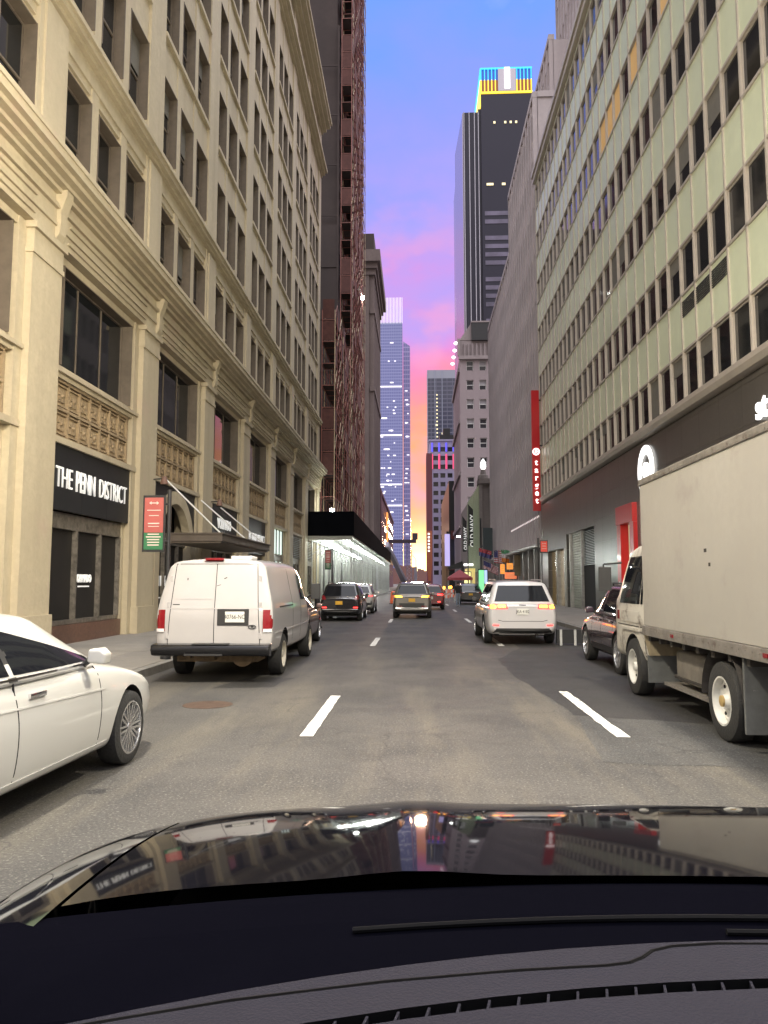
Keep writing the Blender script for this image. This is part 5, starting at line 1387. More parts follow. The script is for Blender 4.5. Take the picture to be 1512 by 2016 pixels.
b = MB(); b.tube((.3, 20.9-20.75, .34), (.3, .5, .34), .045, 10); b.box(-.6, .6, .25, .5, .27, .36); b.v = [tuple(Vector(q)+base) for q in b.v]; b.build('exhaust', M['steel'], o)
b = MB(); b.prism([(-.45, .55, 1.73), (-.05, .55, 1.73), (-.25, .55, 1.82)], (0, 1.2, 0)); b.v = [tuple(Vector(q)+base) for q in b.v]
# ---- black SUV parked on the left
S = suv_spec(L=4.6, W=1.86, H=1.67); S['plate'] = (-.05, .80, 'plate_y', '')
S['rear'] = mir('tail_light', 'red_lens', [(.60, .95), (.86, .93), (.84, 1.18), (.68, 1.10)]) + [('chrome_strip', 'chrome', [(-.62, 1.00), (.62, 1.00), (.62, 1.025), (-.62, 1.025)], .015), ('bumper_strip', 'chrome', [(-.76, .50), (.76, .50), (.78, .53), (-.78, .53)], .012)] + mir('reflector', 'red_lit', [(.58, .58), (.78, .58), (.78, .62), (.58, .62)]) + [('bumper_skirt', 'trim', [(-.8, .40), (.8, .40), (.8, .46), (-.8, .46)], .01)]
car('suv', 'black crossover with yellow plate parked along the left kerb beyond the brown car', 'car', (-3.38, 33.3), R(0), M['p_black'], S)
# ---- white crossover with black roof
S = suv_spec(L=4.4, W=1.84, H=1.60, tail=1.05, belt=1.0, rear_lean=.62)
S['rear'] = mir('tail_light', 'red_lit', [(.62, .96), (.88, .90), (.88, .99), (.64, 1.0)]) + [('rear_panel', 'blk', [(-.5, .82), (.5, .82), (.62, .95), (-.62, .95)], .01), ('diffuser', 'trim', [(-.8, .40), (.8, .40), (.7, .60), (-.7, .60)], .01)] + mir('vent', 'blk', [(.72, .5), (.82, .5), (.80, .72), (.77, .72)])
S['plate'] = (0, .70, 'plate', '')
S['rails'] = None
o, base, sk = car('crossover', 'white coupe-like crossover with black diffuser parked past the black crossover', 'car', (-3.28, 41.2), R(0), M['p_white'], S)
sk.patch('roof_panel', o, base, M['p_black'], 'top', [(-.6, .9), (.6, .9), (.6, 2.3), (-.6, 2.3)], off=.006)
# ---- brown sedan in front of the van
S = dict(W=1.82, r=.33, tw=.21, axles=(1.0, 3.7), sill=.2, spokes=5,
  body=[(.02, .42, .88, .78, .02), (0, .38, .94, .84, .02), (.12, .28, 1.02, .93, .03), (.45, .22, 1.04, .98, .03), (1.0, .2, 1.0, 1, .03), (2.3, .2, .97, 1, .03), (3.1, .2, .965, 1, .03), (3.4, .2, .95, 1, .05), (3.8, .2, .90, .99, .07), (4.2, .22, .82, .95, .08), (4.5, .26, .70, .86, .06), (4.62, .32, .58, .72, .04)],
  cabin=[(.4, 1.04, .7, .79, 1.03), (1.05, 1.38, .6, .84, .99), (1.6, 1.45, .61, .86, .975), (2.1, 1.46, .61, .86, .97), (2.6, 1.42, .6, .86, .965), (3.45, .97, .7, .82, .95)],
  side_glass=[(.85, 1.82), (1.88, 3.3)], rear_glass=(1.1, 1.36, .58, .46), seams=[1.85, 3.15], handles=[1.2, 2.1], mirror=2.98, plate=(0, .72, 'plate', ''),
  rear=mir('tail_light', 'red_lens', [(.5, .84), (.76, .82), (.76, .95), (.5, .96)]), front=mir('headlight', 'clear_lens', [(.5, .6), (.74, .6), (.76, .7), (.55, .7)]), side=[('bumper_corner', 'trim', [(4.15, .26), (4.5, .3), (4.5, .4), (4.15, .36)], .008), ('side_lamp', 'red_lit', [(4.22, .60), (4.3, .60), (4.3, .63), (4.22, .63)], .008)])
car('sedan', 'brown metallic sedan tucked in front of the white van, mostly hidden', 'car', (-3.74, 18.5), R(0), M['p_brown'], S)
# ---- red car ahead
S = suv_spec(L=4.5, W=1.8, H=1.58, tail=1.0, belt=1.0); S['rear'] = mir('tail_light', 'red_lit', [(.42, .90), (.84, .88), (.84, .98), (.44, .99)], .014) + mir('reflector', 'red_lit', [(.45, .48), (.62, .48), (.62, .53), (.45, .53)]); S['plate'] = (0, .74, 'plate', ''); S['rails'] = None
car('hatchback', 'dark red car with bright red lamps half hidden behind the bronze grey crossover', 'car', (.80, 47.5), R(0), M['p_red'], S)
# ---- dark parked car with yellow plate
S = suv_spec(L=4.7, W=1.9, H=1.60, tail=1.0, belt=1.02, rear_lean=.75); S['rear'] = mir('tail_light', 'red_lens', [(.5, .88), (.88, .86), (.88, .96), (.5, .97)]) + mir('reverse_light', 'clear_lens', [(.45, .90), (.6, .9), (.6, .95), (.45, .95)], .016); S['plate'] = (0, .78, 'plate_y', ''); S['rails'] = None
car('hatchback', 'dark grey car with yellow plate standing at the right kerb before the red tent', 'car', (4.08, 59.0), R(0), M['p_dark'], S)
# ---- plum black SUV behind the truck's cab
S = suv_spec(L=4.5, W=1.85, H=1.64, r=.37, tail=1.05, belt=1.07, wb=2.65, ro=.95, sill=.26); S['spokes'] = 5
S['rear'] = mir('tail_light', 'red_lit', [(.62, .92), (.89, .90), (.89, 1.05), (.64, 1.05)]); S['plate'] = (0, .78, 'plate', ''); S['rail_mat'] = M['trim']
S['side'] = [('sill_trim', 'trim', [(1.4, .33), (3.1, .33), (3.1, .46), (1.4, .46)], .008), ('window_trim', 'chrome', [(.7, 1.085), (3.0, 1.085), (3.0, 1.097), (.7, 1.097)], .008)]
car('suv', 'dark plum SUV parked at the right kerb just past the front of the box truck', 'car', (4.58, 13.45), R(0), M['p_plum'], S)

# ================================================================== white van
V = thing('cargo_van', (-3.46, 12.9, 0), 'old white cargo van with blank rear doors parked on the left below the entrance canopy', 'van'); base = WL[V]
M['p_van'] = paint('chalky_white_van_paint', (.40, .388, .388), .38, noise=((.8, .08), (5, .05)), dirt=(2.2, .68, (.27, .25, .23)))
def vsec(y, zb, zt, w, lean=0, top=.80, sh=.94):
    pts = [(0, zb), (w*.7, zb), (w*.93, zb+.02), (w*.985, zb+.12), (w, .95), (w*.998, 1.12), (w*.985, 1.3)]
    if zt > 1.5:
        h = zt-1.3
        pts += [(w*(.985-(.985-top)*.5), 1.3+h*.5), (w*(top+.045), 1.3+h*.84), (w*(top+.01), zt-.09), (w*(top-.05), zt-.025), (w*(top-.16), zt), (w*.3, zt+.03), (0, zt+.035)]
    else:
        h = zt-1.0
        pts = [(0, zb), (w*.7, zb), (w*.93, zb+.02), (w*.985, zb+.12), (w, .9), (w*.99, .98), (w*.97, 1.0+h*.2), (w*.95, 1.0+h*.4), (w*.93, 1.0+h*.6), (w*.88, zt-.04), (w*.82, zt-.01), (w*.7, zt), (w*.3, zt+.03), (0, zt+.035)]
    return [(x, y+(max(0, z-1.15)*lean), z) for x, z in pts]
w = 1.01
st = [(0, .50, 2.05, .985, .20), (.06, .48, 2.06, 1, .20), (.5, .45, 2.08, 1, .13), (1.25, .42, 2.09, 1, .03), (2.6, .40, 2.09, 1, 0), (3.3, .40, 2.08, 1, 0), (3.75, .40, 2.03, 1, 0), (4.15, .40, 1.72, .99, 0), (4.45, .40, 1.34, .98, 0), (4.62, .40, 1.22, .97, 0), (5.1, .42, 1.12, .93, 0), (5.3, .45, 1.0+.06, .86, 0)]
v, f = loft([vsec(y, zb, zt, w*ww, ln) for y, zb, zt, ww, ln in st])
body = mesh_vf('body', v, f, M['p_van'], 2, 40)
body = cut_arches(body, [(s*.66, s*1.3, y, .40, .46) for y in (1.27, 4.72) for s in (1, -1)])
put('body', body, V, base)
sk = Skin([body]); Pv = lambda nm, m, face, q, **k: sk.patch(nm, V, base, M[m], face, q, **k)
add_wheels(V, .375, .25, .865, (1.27, 4.72), 'steel', base, .64, mat('cream_steel_wheel', (.55, .51, .42), .45, noise=(6, .35)))
# door gaps, hinges, handle
for q in ([(.0, .62), (.012, .62), (.012, 2.0), (.0, 2.0)], [(-.80, .62), (-.788, .62), (-.70, 2.0), (-.712, 2.0)], [(.788, .62), (.80, .62), (.712, 2.0), (.70, 2.0)]):
    Pv('door_gap', 'under', 'rear', q, off=.002, nx=1, nz=24)
Pv('door_gap', 'under', 'rear', [(-.71, 1.995), (.71, 1.995), (.71, 2.006), (-.71, 2.006)], off=.002, nx=16, nz=1)
Pv('panel_crease', 'p_van', 'rear', [(-.78, 1.235), (.78, 1.235), (.78, 1.25), (-.78, 1.25)], off=.006, nx=12, nz=1)
Pv('panel_crease', 'p_van', 'rear', [(-.70, 1.40), (-.04, 1.40), (-.04, 1.408), (-.70, 1.408)], off=.005, nx=8, nz=1)
for s in (-1, 1):
    for z in (.78, 1.30, 1.75):
        sk.off = 0; xx = s*(.80-.06*max(0, z-1.2)); h = sk.hit('rear', xx, z); b = MB(); b.box(xx-.022, xx+.022, h.y-.015, h.y+.02, z-.05, z+.05); b.v = [tuple(Vector(q)+base) for q in b.v]; b.build('hinge', M['p_van'], V, bevel=.006)
    Pv('tail_light', 'red_lens', 'rear', [(s*.84, .86), (s*1.0, .86), (s*1.0, 1.22), (s*.84, 1.22)], off=.014, nx=4, nz=4)
    Pv('reverse_light', 'clear_lens', 'rear', [(s*.85, .845), (s*.99, .845), (s*.99, .90), (s*.85, .90)], off=.018, nx=4, nz=2)
Pv('stop_lamp', 'red_lens', 'rear', [(-.22, 2.045), (.10, 2.045), (.10, 2.085), (-.22, 2.085)], off=.01, nx=6, nz=1) or None
b = MB(); b.box(-.20, .12, .14, .24, 2.065, 2.105); b.v = [tuple(Vector(q)+base) for q in b.v]; b.build('high_stop_lamp', M['red_lens'], V, bevel=.008)
b = MB(); b.box(.06, .44, .9, 1.4, 2.10, 2.165); b.v = [tuple(Vector(q)+base) for q in b.v]; b.build('roof_vent', M['white'], V, bevel=.03, seg=3, smooth=60)
sk.off = 0; h = sk.hit('rear', .35, 1.0)
b = MB(); b.box(.06, .60, h.y-.012, h.y+.04, .955, 1.235); b.v = [tuple(Vector(q)+base) for q in b.v]; po = b.build('plate_recess', M['trim'], V, bevel=.015)
b = MB(); b.box(.20, .53, h.y-.024, h.y-.01, 1.01, 1.19); b.v = [tuple(Vector(q)+base) for q in b.v]; pp = b.build('number_plate', M['plate'], po, bevel=.005)
text('number', '40766-NC', .105, base+Vector((.365, h.y-.026, 1.10)), 'cam', M['blk'], pp, ext=.001, width=.78)
b = MB()
for i in range(20): 
    a = 2*math.pi*i/20; b.tube((.66+.065*math.cos(a), h.y-.006, .935+.026*math.sin(a)), (.66+.065*math.cos(a+.32), h.y-.006, .935+.026*math.sin(a+.32)), .007, 5)
b.lathe([(-.008, .024), (.0, .024)], (.66, h.y, .935), 'y', 12); b.v = [tuple(Vector(q)+base) for q in b.v]; b.build('badge', M['blkmetal'], V)
# scuffs on the doors
for q in ([(-.50, 1.72), (-.485, 1.72), (-.485, 1.76), (-.50, 1.76)], [(.14, 1.74), (.19, 1.76), (.19, 1.775), (.14, 1.755)], [(.02, 1.62), (.09, 1.64), (.09, 1.648), (.02, 1.628)], [(-.72, 1.30), (-.60, 1.30), (-.60, 1.315), (-.72, 1.315)]):
    Pv('scuff', 'under', 'rear', q, off=.0012, nx=2, nz=1)
# bumper: rolled step bar
b = MB()
b.prism([(-1.0, -.02, .44), (-1.0, -.20, .47), (-1.0, -.24, .56), (-1.0, -.22, .645), (-1.0, -.02, .665)], (2.0, 0, 0)); b.v = [tuple(Vector(q)+base) for q in b.v]
M['blkchrome'] = mat('black_chrome', (.03, .03, .033), .12, metal=.6)
bo = b.build('bumper', M['blkchrome'], V, bevel=.05, seg=4, smooth=50)
b = MB(); b.box(-.30, .30, -.23, -.06, .647, .668); b.box(-.42, .22, -.252, -.20, .47, .50); b.v = [tuple(Vector(q)+base) for q in b.v]; b.build('step_pad', M['trim'], bo)
# sides: slider rail, seams, windows, mirror
Pv('slider_rail', 'under', 'right', [(.75, 1.235), (2.2, 1.235), (2.2, 1.262), (.75, 1.262)], off=.004, nx=8, nz=1)
for y in (2.15, 3.15, 4.2):
    for face in ('right', 'left'): Pv('door_gap', 'under', face, [(y, .5), (y+.012, .5), (y+.012, 1.95 if y < 4 else 1.25), (y, 1.95 if y < 4 else 1.25)], off=.002, nx=1, nz=16)
for face in ('right', 'left'):
    Pv('side_window', 'carglass', face, [(3.22, 1.33), (4.28, 1.33), (3.98, 1.78), (3.26, 1.86)], off=.006, nx=10, nz=5)
    Pv('waist_crease', 'p_van', face, [(.3, .80), (4.3, .80), (4.3, .825), (.3, .825)], off=.012, nx=30, nz=1)
Pv('windscreen', 'carglass', 'top', [(-.82, 4.42), (.82, 4.42), (.72, 3.86), (-.72, 3.86)], off=.006)
Pv('side_lettering', 'mulled', 'right', [(3.3, 1.0), (3.4, 1.0), (3.4, 1.15), (3.3, 1.15)], off=.004) if 'mulled' in M else None
for s in (1, -1):
    b = MB(); b.tube((s*1.0, 4.1, 1.35), (s*1.14, 4.08, 1.42), .02, 6); b.box(s*1.10, s*1.30, 3.98, 4.10, 1.32, 1.66); b.v = [tuple(Vector(q)+base) for q in b.v]; b.build('mirror', M['trim'], V, bevel=.03, seg=3, smooth=60)
b = MB(); b.box(-.7, .7, .3, 4.9, .32, .46); b.tube((-.75, 1.27, .375), (.75, 1.27, .375), .05, 8); b.lathe([(-.15, .06), (-.1, .15), (.1, .15), (.15, .06)], (.05, 1.27, .375), 'y', 14); b.v = [tuple(Vector(q)+base) for q in b.v]; b.build('axle', mat('rusty_axle', (.20, .14, .08), .8, noise=(8, .5)), V)
b = MB(); b.lathe([(0, .19), (.6, .19)], (.45, .25, .43), 'y', 14); b.tube((-.4, -.05, .42), (-.4, .9, .44), .035, 8); b.box(-.6, .0, .1, .5, .36, .47); b.v = [tuple(Vector(q)+base) for q in b.v]; b.build('exhaust', mat('rusty_exhaust', (.17, .12, .07), .7, metal=.4, noise=(7, .5)), V)

# ================================================================== box truck
T = thing('box_truck', (4.35, 5.0, 0), 'large dirty beige box truck parked at the right kerb, cut off by the picture edge', 'truck'); base = Vector((0, 0, 0))
M['box'] = mat('beige_truck_box', (.36, .345, .315), .55, noise=((.6, .12), (9, .08)), dirt=(.8, .57, (.27, .25, .23)), streak=(1.4, .35, (.30, .27, .24)), bump=(2.2, .10))
M['cab'] = mat('grimy_white_cab', (.50, .48, .43), .45, noise=(2, .2), dirt=(3.5, .50, (.12, .10, .085)))
M['chassis'] = mat('dirty_chassis', (.045, .04, .036), .85, noise=(4, .4))
M['alu'] = mat('dirty_aluminium_rail', (.28, .26, .235), .5, metal=.4, noise=(5, .4), dirt=(9, .55, (.10, .06, .05)))
X0, X1, Y0, Y1 = 3.2, 5.5, 4.75, 11.15
b = MB(); b.box(X0+.02, X1-.02, Y0+.02, Y1-.02, 1.06, 3.12); b.build('box', M['box'], T, bevel=.05, seg=3, smooth=40)
b = MB(); b.box(X0, X1, Y0, Y1, .94, 1.07); b.build('bottom_rail', M['alu'], T, bevel=.01)
b = MB()
b.box(X0, X0+.07, Y0, Y1, 3.07, 3.16); b.box(X1-.07, X1, Y0, Y1, 3.07, 3.16); b.box(X0, X1, Y1-.07, Y1+.003, 3.065, 3.163)
b.build('top_rail', M['alu'], T, bevel=.02, seg=2)
b = MB()
for i in range(40): b.lathe([(-.004, .009), (.004, .006)], (X0-.002, Y0+.1+i*.158, 3.10), 'x', 6)
for i in range(40): b.lathe([(-.004, .009), (.004, .006)], (X0-.002, Y0+.1+i*.158, 1.02), 'x', 6)
b.build('rivet', M['alu'], T)
b = MB()
for y in (7.2, 9.8): b.box(X0-.012, X0+.02, y, y+.09, .99, 1.03)
b.build('marker_light', M['red_lens'], T)
b = MB(); b.box(X0+.016, X0+.022, 8.65, 8.72, 2.02, 2.06); b.box(X0+.016, X0+.022, 8.55, 8.6, 1.86, 1.9); b.build('scrape', M['chassis'], T)
b = MB(); b.box(3.75, 3.95, Y0+.1, 12.3, .66, .94); b.box(4.75, 4.95, Y0+.1, 12.3, .66, .94)
for i in range(14): b.box(X0+.05, X1-.05, Y0+.2+i*.46, Y0+.28+i*.46, .86, .95)
b.build('chassis', M['chassis'], T)
b = MB(); b.box(3.40, 3.95, 9.1, 10.35, .40, .80); b.build('fuel_tank', mat('grey_fuel_tank', (.17, .155, .135), .6, noise=(4, .4)), T, bevel=.08, seg=3, smooth=50)
b = MB(); b.lathe([(0, .18), (.7, .18)], (3.9, 10.2, .72), 'y', 14); b.tube((3.5, 10.5, .85), (3.5, 9.0, .86), .035, 8); b.tube((3.42, 10.4, .45), (3.42, 9.2, .45), .03, 6); b.build('air_tank', M['chassis'], T)
b = MB(); b.box(3.35, 3.75, 9.0, 10.7, .30, .335); b.build('side_guard', M['alu'], T)
M['flap'] = mat('grey_mud_flap', (.11, .115, .115), .7, noise=(5, .3), dirt=(7, .63, (.3, .3, .29)))
for q in ((3.24, 3.80, 11.02, 11.06, .28, .66), (3.24, 3.80, 7.84, 7.88, .18, .93), (4.95, 5.5, 7.84, 7.88, .18, .93)):
    b = MB(); b.box(*q); b.build('mud_flap', M['flap'], T, bevel=.008)
b = MB(); b.prism([(3.26, 11.05, .66), (3.26, 11.3, .98), (3.26, 11.35, 1.02), (3.26, 11.0, 1.02), (3.26, 10.98, .66)], (.5, 0, 0)); b.build('step_box', mat('tan_step_box', (.24, .20, .13), .7, noise=(4, .3)), T)
b = MB()
for i in range(16):
    a0, a1 = math.pi*i/15*1.0, math.pi*(i+1)/15
    if i == 15: break
    c0 = (8.45+.56*math.cos(a0), .43+.56*math.sin(a0)); c1 = (8.45+.56*math.cos(a1), .43+.56*math.sin(a1))
    b.quad((3.24, *c0), (3.24, *c1), (3.9, *c1), (3.9, *c0))
b.build('mudguard', M['chassis'], T)
# cab
def csec(y, zt, zb=.5, wt=.86):
    w = 1.06
    return [(0, y, zb), (w*.8, y, zb), (w*.97, y, zb+.02), (w, y, zb+.1), (w, y, .85), (w, y, 1.25), (w*.985, y, 1.45), (w*(wt+.06), y, zt-.32), (w*wt, y, zt-.08), (w*(wt-.05), y, zt-.02), (w*(wt-.15), y, zt), (0, y, zt+.03)]
v, f = loft([csec(11.22, 2.25), csec(11.4, 2.28), csec(12.15, 2.28), csec(12.5, 2.22), csec(12.85, 1.6, .5, .92), csec(12.98, 1.35, .52, .9)])
cab = mesh_vf('cab', v, f, M['cab'], 1, 40)
cab = cut_arches(cab, [(s*.6, s*1.4, 11.86, .41, .50) for s in (1, -1)])
cb = Vector((4.33, 0, 0)); cabo = put('cab', cab, T, cb)
sk = Skin([cab]); Pt = lambda nm, m, face, q, **k: sk.patch(nm, cabo, cb, M[m], face, q, **k)
for face in ('left', 'right'):
    Pt('door_window', 'carglass', face, [(11.42, 1.36), (12.6, 1.36), (12.3, 2.08), (11.45, 2.08)], off=.008)
    Pt('door_gap', 'chassis', face, [(11.34, .6), (11.36, .6), (11.36, 2.15), (11.34, 2.15)], off=.003, nx=1, nz=12)
    Pt('door_gap', 'chassis', face, [(11.36, 1.02), (12.7, 1.02), (12.7, 1.035), (11.36, 1.035)], off=.003, nx=12, nz=1)
    Pt('cab_panel', 'cab', face, [(11.5, 1.08), (12.5, 1.08), (12.5, 1.25), (11.5, 1.25)], off=.012, nx=8, nz=2)
    Pt('side_marker', 'red_lens', face, [(12.62, 1.10), (12.72, 1.10), (12.72, 1.24), (12.62, 1.24)], off=.012, nx=2, nz=2)
    Pt('arch_lip', 'cab', face, [(11.3, .96), (12.4, .96), (12.4, 1.0), (11.3, 1.0)], off=.03, nx=8, nz=1)
Pt('windscreen', 'carglass', 'front', [(-.86, 1.4), (.86, 1.4), (.78, 2.0), (-.78, 2.0)], off=.008)
b = MB(); b.tube((3.3, 12.5, 2.0), (3.02, 12.55, 1.98), .018, 6); b.tube((3.02, 12.55, 1.98), (3.02, 12.55, 1.55), .015, 6); b.box(2.93, 3.13, 12.5, 12.56, 1.55, 1.93); b.build('mirror', M['trim'], T, bevel=.015)
tm, rm = wheel_meshes(.42, .24, 'steel', .62, mat('white_truck_wheel', (.60, .60, .57), .5, noise=(5, .25), dirt=(8, .63, (.2, .17, .14))))
for x, y, s in ((3.37, 11.86, -1), (5.3, 11.86, 1), (3.36, 8.45, -1), (5.34, 8.45, 1)):
    o = put('wheel', tm, T, (x, y, .42)); o.rotation_euler[2] = 0 if s > 0 else math.pi; put('rim', rm, o, (x, y, .42))
for x, s in ((3.66, -1), (5.04, 1)):
    o = put('wheel', tm, T, (x, 8.45, .42)); o.rotation_euler[2] = 0 if s > 0 else math.pi
b = MB(); b.lathe([(-.02, .04), (-.012, .06), (.06, .065)], (3.25, 8.45, .42), 'x', 16); b.build('hub_cap', mat('ochre_hub', (.35, .25, .10), .6), T, smooth=40)
# ================================================================== the car the picture is taken from
EG = thing('own_car', (.45, -1, 0), 'black hood and dark dashboard of the car the street is seen from', 'car'); base = WL[EG]
M['p_hood'] = mat('mirror_black_hood_paint', (.004, .004, .006), .05, spec=.24)
M['dash'] = mat('charcoal_dashboard_vinyl', (.0145, .014, .0225), .85, spec=.12, noise=(3, .15), bump=(300, .25))
M['wiper'] = mat('matt_wiper_rubber', (.006, .006, .007), .9, spec=.1); M['dashblk'] = mat('dashboard_black', (.0025, .0025, .003), .9, spec=.1)
F_ = .8; CX = .5; HW = 1.22
def zc(y):
    q = y/F_; s = 0; z = 1.10; n = 24; a = 1.6; d = (q-a)/n
    for i in range(n):
        yy = a+(i+.5)*d; z -= math.tan(R(2+12.8*(yy-1.6)))*d
    return 1.69-F_*(1.68-z)
def hz(t, y): return zc(y) - .03*t*t - .06*abs(t)**7 + .010*math.exp(-((abs(t)-.42)/.09)**2)
def yf(t): return 1.93 - .10*t*t - .13*abs(t)**8
def panel(name, t0, t1, y0, m, nt=40, ny=40, skirt_front=True, side=None):
    mb = MB(); g = []
    for i in range(nt+1):
        t = t0+(t1-t0)*i/nt; row = []
        ye = yf(t); yr = y0 - .07*t*t
        for j in range(ny+1):
            y = yr+(ye-yr)*(j/ny); row.append((CX+HW*t, y, hz(t, y)))
        if skirt_front:
            zl = row[-1][2]
            for dy, dz in ((.02, -.008), (.04, -.025), (.055, -.06), (.06, -.14), (.06, -.55)): row.append((CX+HW*t, ye+dy, zl+dz))
        g.append(row)
    if side:
        t = t1 if side > 0 else t0; rows = []
        for dx, dz in ((.015, -.01), (.028, -.035), (.034, -.09), (.034, -.6)):
            src = g[-1] if side > 0 else g[0]
            rows.append([(p[0]+side*dx, p[1], p[2]+dz) for p in src])
        g = g+rows if side > 0 else rows[::-1]+g
    for i in range(len(g)-1):
        for j in range(len(g[0])-1): mb.quad(g[i][j], g[i+1][j], g[i+1][j+1], g[i][j+1])
    me = mb.mesh(name, m, base); bm = bmesh.new(); bm.from_mesh(me); bmesh.ops.remove_doubles(bm, verts=bm.verts, dist=1e-5)
    bmesh.ops.recalc_face_normals(bm, faces=bm.faces); bm.to_mesh(me); bm.free()
    me.polygons.foreach_set('use_smooth', [True]*len(me.polygons)); me.set_sharp_from_angle(angle=R(50))
    return put(name, me, EG, base)
panel('hood', -.86, .86, 1.25, M['p_hood'])
panel('fender', -1, -.868, 1.10, M['p_hood'], 10, 40, True, -1)
panel('fender', .868, 1, 1.10, M['p_hood'], 10, 40, True, 1)
b = MB(); b.box(CX-.95, CX+.95, 1.13, 1.83, .7, 1.10); b.box(CX-1.1, CX+1.1, .6, 1.9, .35, .7); b.build('engine_bay', M['under'], EG)
b = MB()                                            # cowl below the windscreen
for i in range(24):
    t0, t1 = -1+i/12, -1+(i+1)/12
    f = lambda t, y, z: (CX+1.35*t, y-.13*t*t, z-.06*t*t)
    for (ya, za, yb, zb) in ((1.262, 1.20, 1.252, 1.215), (1.252, 1.215, 1.20, 1.222), (1.20, 1.222, 1.12, 1.226), (1.12, 1.226, 1.05, 1.215), (1.05, 1.215, .98, 1.20), (.98, 1.20, .90, 1.16)):
        b.quad(f(t0, ya, za), f(t1, ya, za), f(t1, yb, zb), f(t0, yb, zb))
M['cowl'] = mat('blue_black_cowl', (.0022, .0022, .0040), 1, spec=.0); b.build('cowl', M['cowl'], EG, smooth=50)
b = MB()
pts = [(CX+.95*t, 1.10-.08*t*t, 1.228-.035*t*t) for t in [-.62+.1*i for i in range(15)]]
for p, q in zip(pts, pts[1:]): b.tube(p, q, .004, 6)
b.build('wiper', M['wiper'], EG)
b = MB()
pts = [(CX+.95*t, 1.07-.08*t*t, 1.222-.035*t*t) for t in [-.1+.1*i for i in range(10)]]
for p, q in zip(pts, pts[1:]): b.tube(p, q, .004, 6)
b.build('wiper', M['wiper'], EG)
# dashboard top: curved slab, defroster slot with slats, stitched groove
b = MB(); n = 30
def dz(y): return 1.285 + .012*math.sin((y-.3)*4)
rows = []
for i in range(n+1):
    t = -1.35+2.7*i/n; x = CX+.95*t
    row = [(x, y - .20*t*t, dz(y)-.03*t*t) for y in (-.2, .25, .45, .6, .786)]
    row2 = [(x, y - .20*t*t, dz(y)-.03*t*t) for y in (.805, .83, .86, .89)]
    row2 += [(x, .905-.20*t*t, 1.272-.03*t*t), (x, .912-.20*t*t, 1.22-.03*t*t), (x, .912-.20*t*t, 1.0)]
    slot = [(x, .786-.20*t*t, dz(.786)-.03*t*t), (x, .787-.20*t*t, 1.25-.03*t*t), (x, .804-.20*t*t, 1.25-.03*t*t), (x, .805-.20*t*t, dz(.805)-.03*t*t)]
    rows.append((row, slot, row2))
for A, B in zip(rows, rows[1:]):
    for k, m in ((0, 0), (1, 1), (2, 0)):
        for j in range(len(A[k])-1): b.quad(A[k][j], B[k][j], B[k][j+1], A[k][j+1], m)
do = b.build('dashboard', [M['dash'], M['dashblk']], EG, smooth=40)
sl = MB(); sl.box(-.0012, .0012, -.0095, .0095, -.03, -.002); slm = sl.mesh('vent_slat', M['dash'])
for i in range(64):
    x = CX-.92+.0285*i; t = (x-CX)/.95
    o = put('vent_slat', slm, do, (x, .795-.20*t*t, dz(.795)-.03*t*t)); o.rotation_euler[2] = R(-12)
b = MB(); path = [(-.40, .705), (-.305, .735), (-.18, .768), (-.035, .796), (.10, .815), (.19, .824), (.215, .830), (.232, .842), (.246, .857), (.27, .868), (.32, .875), (.55, .878)]
def onz(x, y):
    t = (x-CX)/.95; yy = y+.20*t*t
    return dz(yy)-.03*t*t
for p, q in zip(path, path[1:]): b.tube((p[0], p[1], onz(*p)-.001), (q[0], q[1], onz(*q)-.001), .0028, 6)
b.build('groove', M['dashblk'], do)
b = MB(); b.lathe([(-.01, .028), (.012, .026), (.02, .015)], (.40, .815, onz(.40, .815)), 'z', 18); b.build('light_sensor', M['dashblk'], do, smooth=40)

b = MB(); b.box(CX-.85, CX+.85, -1.6, .02, 1.93, 1.99)
for s_ in (-1, 1): b.prism([(CX+s_*.85, -1.6, 1.93), (CX+s_*.85, .02, 1.93), (CX+s_*1.0, .75, 1.25), (CX+s_*1.0, .62, 1.25), (CX+s_*.86, -.06, 1.86), (CX+s_*.86, -1.6, 1.86)], (s_*.06, 0, 0))
b.build('roof', M['p_hood'], EG); b = MB(); b.box(CX-.84, CX+.84, -1.6, .0, 1.915, 1.929); b.build('headliner', M['dash'], EG)
for s_ in (-1, 1):
    b = MB(); b.box(CX+s_*1.02, CX+s_*1.08, -1.6, .9, .5, 1.24); b.build('door', M['p_hood'], EG)
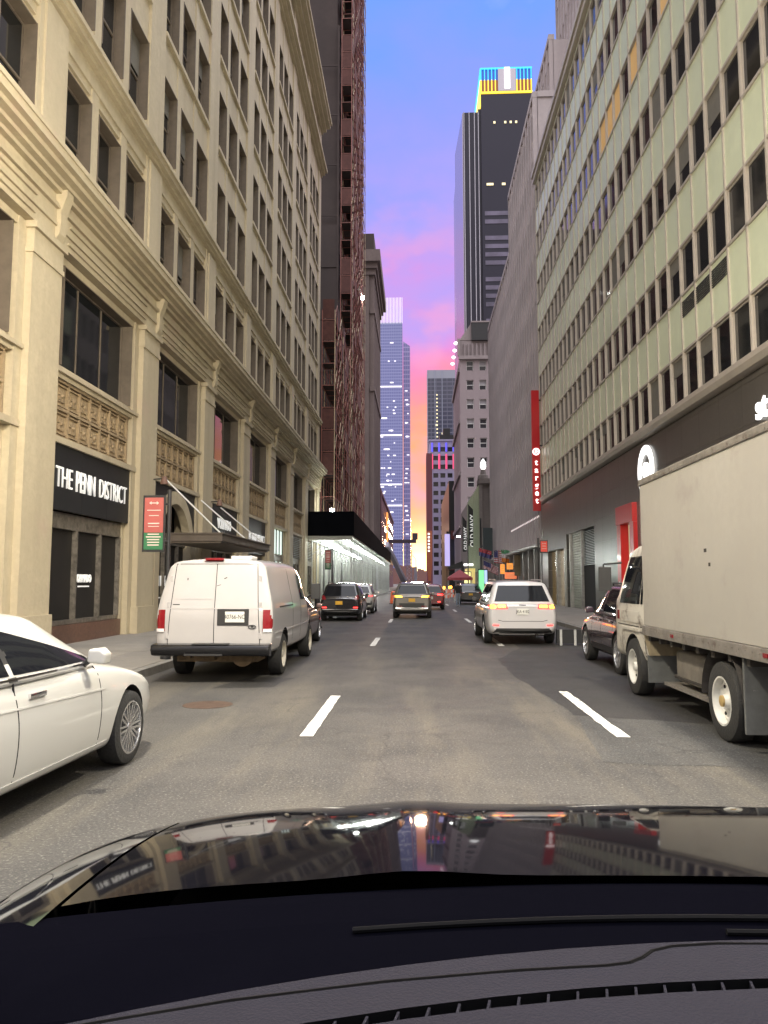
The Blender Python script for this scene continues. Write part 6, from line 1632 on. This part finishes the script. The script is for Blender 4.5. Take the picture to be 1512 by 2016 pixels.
# ================================================================== people
M['skin'] = mat('skin', (.36, .21, .15), .6); M['jeans'] = mat('pale_blue_jeans', (.23, .28, .36), .8); M['jacket'] = mat('black_jacket', (.018, .017, .02), .8); M['shoe_w'] = mat('white_sneakers', (.7, .7, .7), .6); M['hair'] = mat('dark_hair', (.015, .012, .01), .7); M['dkcloth'] = mat('charcoal_trousers', (.03, .03, .033), .8)
def person(loc, rot, H, legs, top, shoes, label, stride=.12):
    s = H/1.75
    J = [(0, 0, .95), (0, 0, 1.12), (0, -.01, 1.30), (0, 0, 1.47), (0, .01, 1.54), (0, .015, 1.62), (0, .02, 1.72)]; Rd = [.145, .14, .165, .07, .055, .088, .07]; E = [(i, i+1) for i in range(6)]
    def chain(st, pts, rs):
        a = st
        for p, r in zip(pts, rs): J.append(p); Rd.append(r); E.append((a, len(J)-1)); a = len(J)-1
        return a
    for sg in (-1, 1):
        d = stride*sg
        chain(0, [(.10*sg, .0, .88), (.11*sg, d*.5+.02, .50), (.11*sg, d-.02, .10), (.115*sg, d+.03, .045), (.12*sg, d+.15, .035)], [.095, .062, .045, .045, .035])
        a = chain(2, [(.18*sg, -.01, 1.40), (.235*sg, -.03-d*.3, 1.13), (.225*sg, .06-d*.6, .90), (.215*sg, .08-d*.6, .83)], [.068, .048, .036, .03])
        for k in range(4):
            chain(a, [(.215*sg+.0, .055-d*.6+.02*k, .775), (.205*sg, .06-d*.6+.02*k, .735-.008*(k % 3))], [.0115, .0095])
        chain(a, [(.20*sg, .11-d*.6, .80), (.195*sg, .12-d*.6, .77)], [.012, .010])
    # ears, nose
    chain(5, [(0, .115, 1.615)], [.014]); chain(5, [(.085, .01, 1.615)], [.015]); chain(5, [(-.085, .01, 1.615)], [.015])
    me = bpy.data.meshes.new('body'); me.from_pydata([tuple(Vector(j)*s) for j in J], E, [])
    def fn(o):
        o.modifiers.new('k', 'SKIN'); lay = o.data.skin_vertices[0].data
        for i, r in enumerate(Rd): lay[i].radius = (r*s*(1.15 if i in (1, 2) else 1), r*s*(.78 if i in (1, 2) else 1)); lay[i].use_root = i == 0
        q = o.modifiers.new('u', 'SUBSURF'); q.levels = q.render_levels = 2
    me = modify(me, fn); me.materials.clear()
    for m in (M['skin'], legs, top, shoes, M['hair']): me.materials.append(m)
    for p in me.polygons:
        c = p.center/s; side = abs(c.x) > .155 + .0
        i = 2
        if c.z < .09: i = 3
        elif c.z < .93 and not (abs(c.x) > .175): i = 1
        elif c.z < .84 and abs(c.x) > .175: i = 0
        elif c.z > 1.50: i = 4 if (c.z > 1.665 or (c.z > 1.58 and c.y < -.01)) else 0
        p.material_index = i; p.use_smooth = True
    zmin = min(v.co.z for v in me.vertices)
    for v in me.vertices: v.co.z -= zmin
    o = put('person', me, None, loc); o.rotation_euler[2] = rot
    tag(o, label, 'person')
    # eyes and mouth, seen only from the front
    b = MB()
    for sg in (-1, 1): b.lathe([(.0, .012), (.012, .008)], (.032*sg*s, .092*s, 1.635*s-zmin), 'y', 8)
    b.box(-.025*s, .025*s, .088*s, .097*s, 1.565*s-zmin, 1.573*s-zmin)
    e = MB.mesh(b, 'face_features', M['hair']); q = put('face_features', e, None, loc); q.parent = o; q.location = (0, 0, 0)
    return o
person((2.86, 54.4, 0), R(10), 1.76, M['jeans'], M['jacket'], M['shoe_w'], 'person in black jacket, pale jeans and white sneakers standing beside the dark parked car')
person((-3.74, 28.5, 0), R(-70), 1.56, M['dkcloth'], M['jacket'], M['jacket'], 'person in dark clothes standing between the brown and the black parked cars', .05)

# ================================================================== lamps over the near stretch, just out of the picture
def lit(x, y, z, arm, label, W):
    o = lamp(x, y, z, arm, label)
    L = bpy.data.lights.new('street_light', 'POINT'); L.energy = W; L.color = (1, .89, .70); L.shadow_soft_size = .25
    l = bpy.data.objects.new('street_light', L); COL.objects.link(l); l.parent = o; l.location = Vector((x+arm, y, z+.02))-WL[o]; return o
LW = 5200
lit(-5.2, 7.0, 9.5, 2.2, 'street lamp on the left kerb beside the white sedan', LW)
lit(5.9, 6.5, 9.5, -2.2, 'street lamp on the right kerb beside the rear of the box truck', LW)
lit(-5.2, -14, 9.5, 2.2, 'street lamp on the left kerb well behind the camera car', LW)
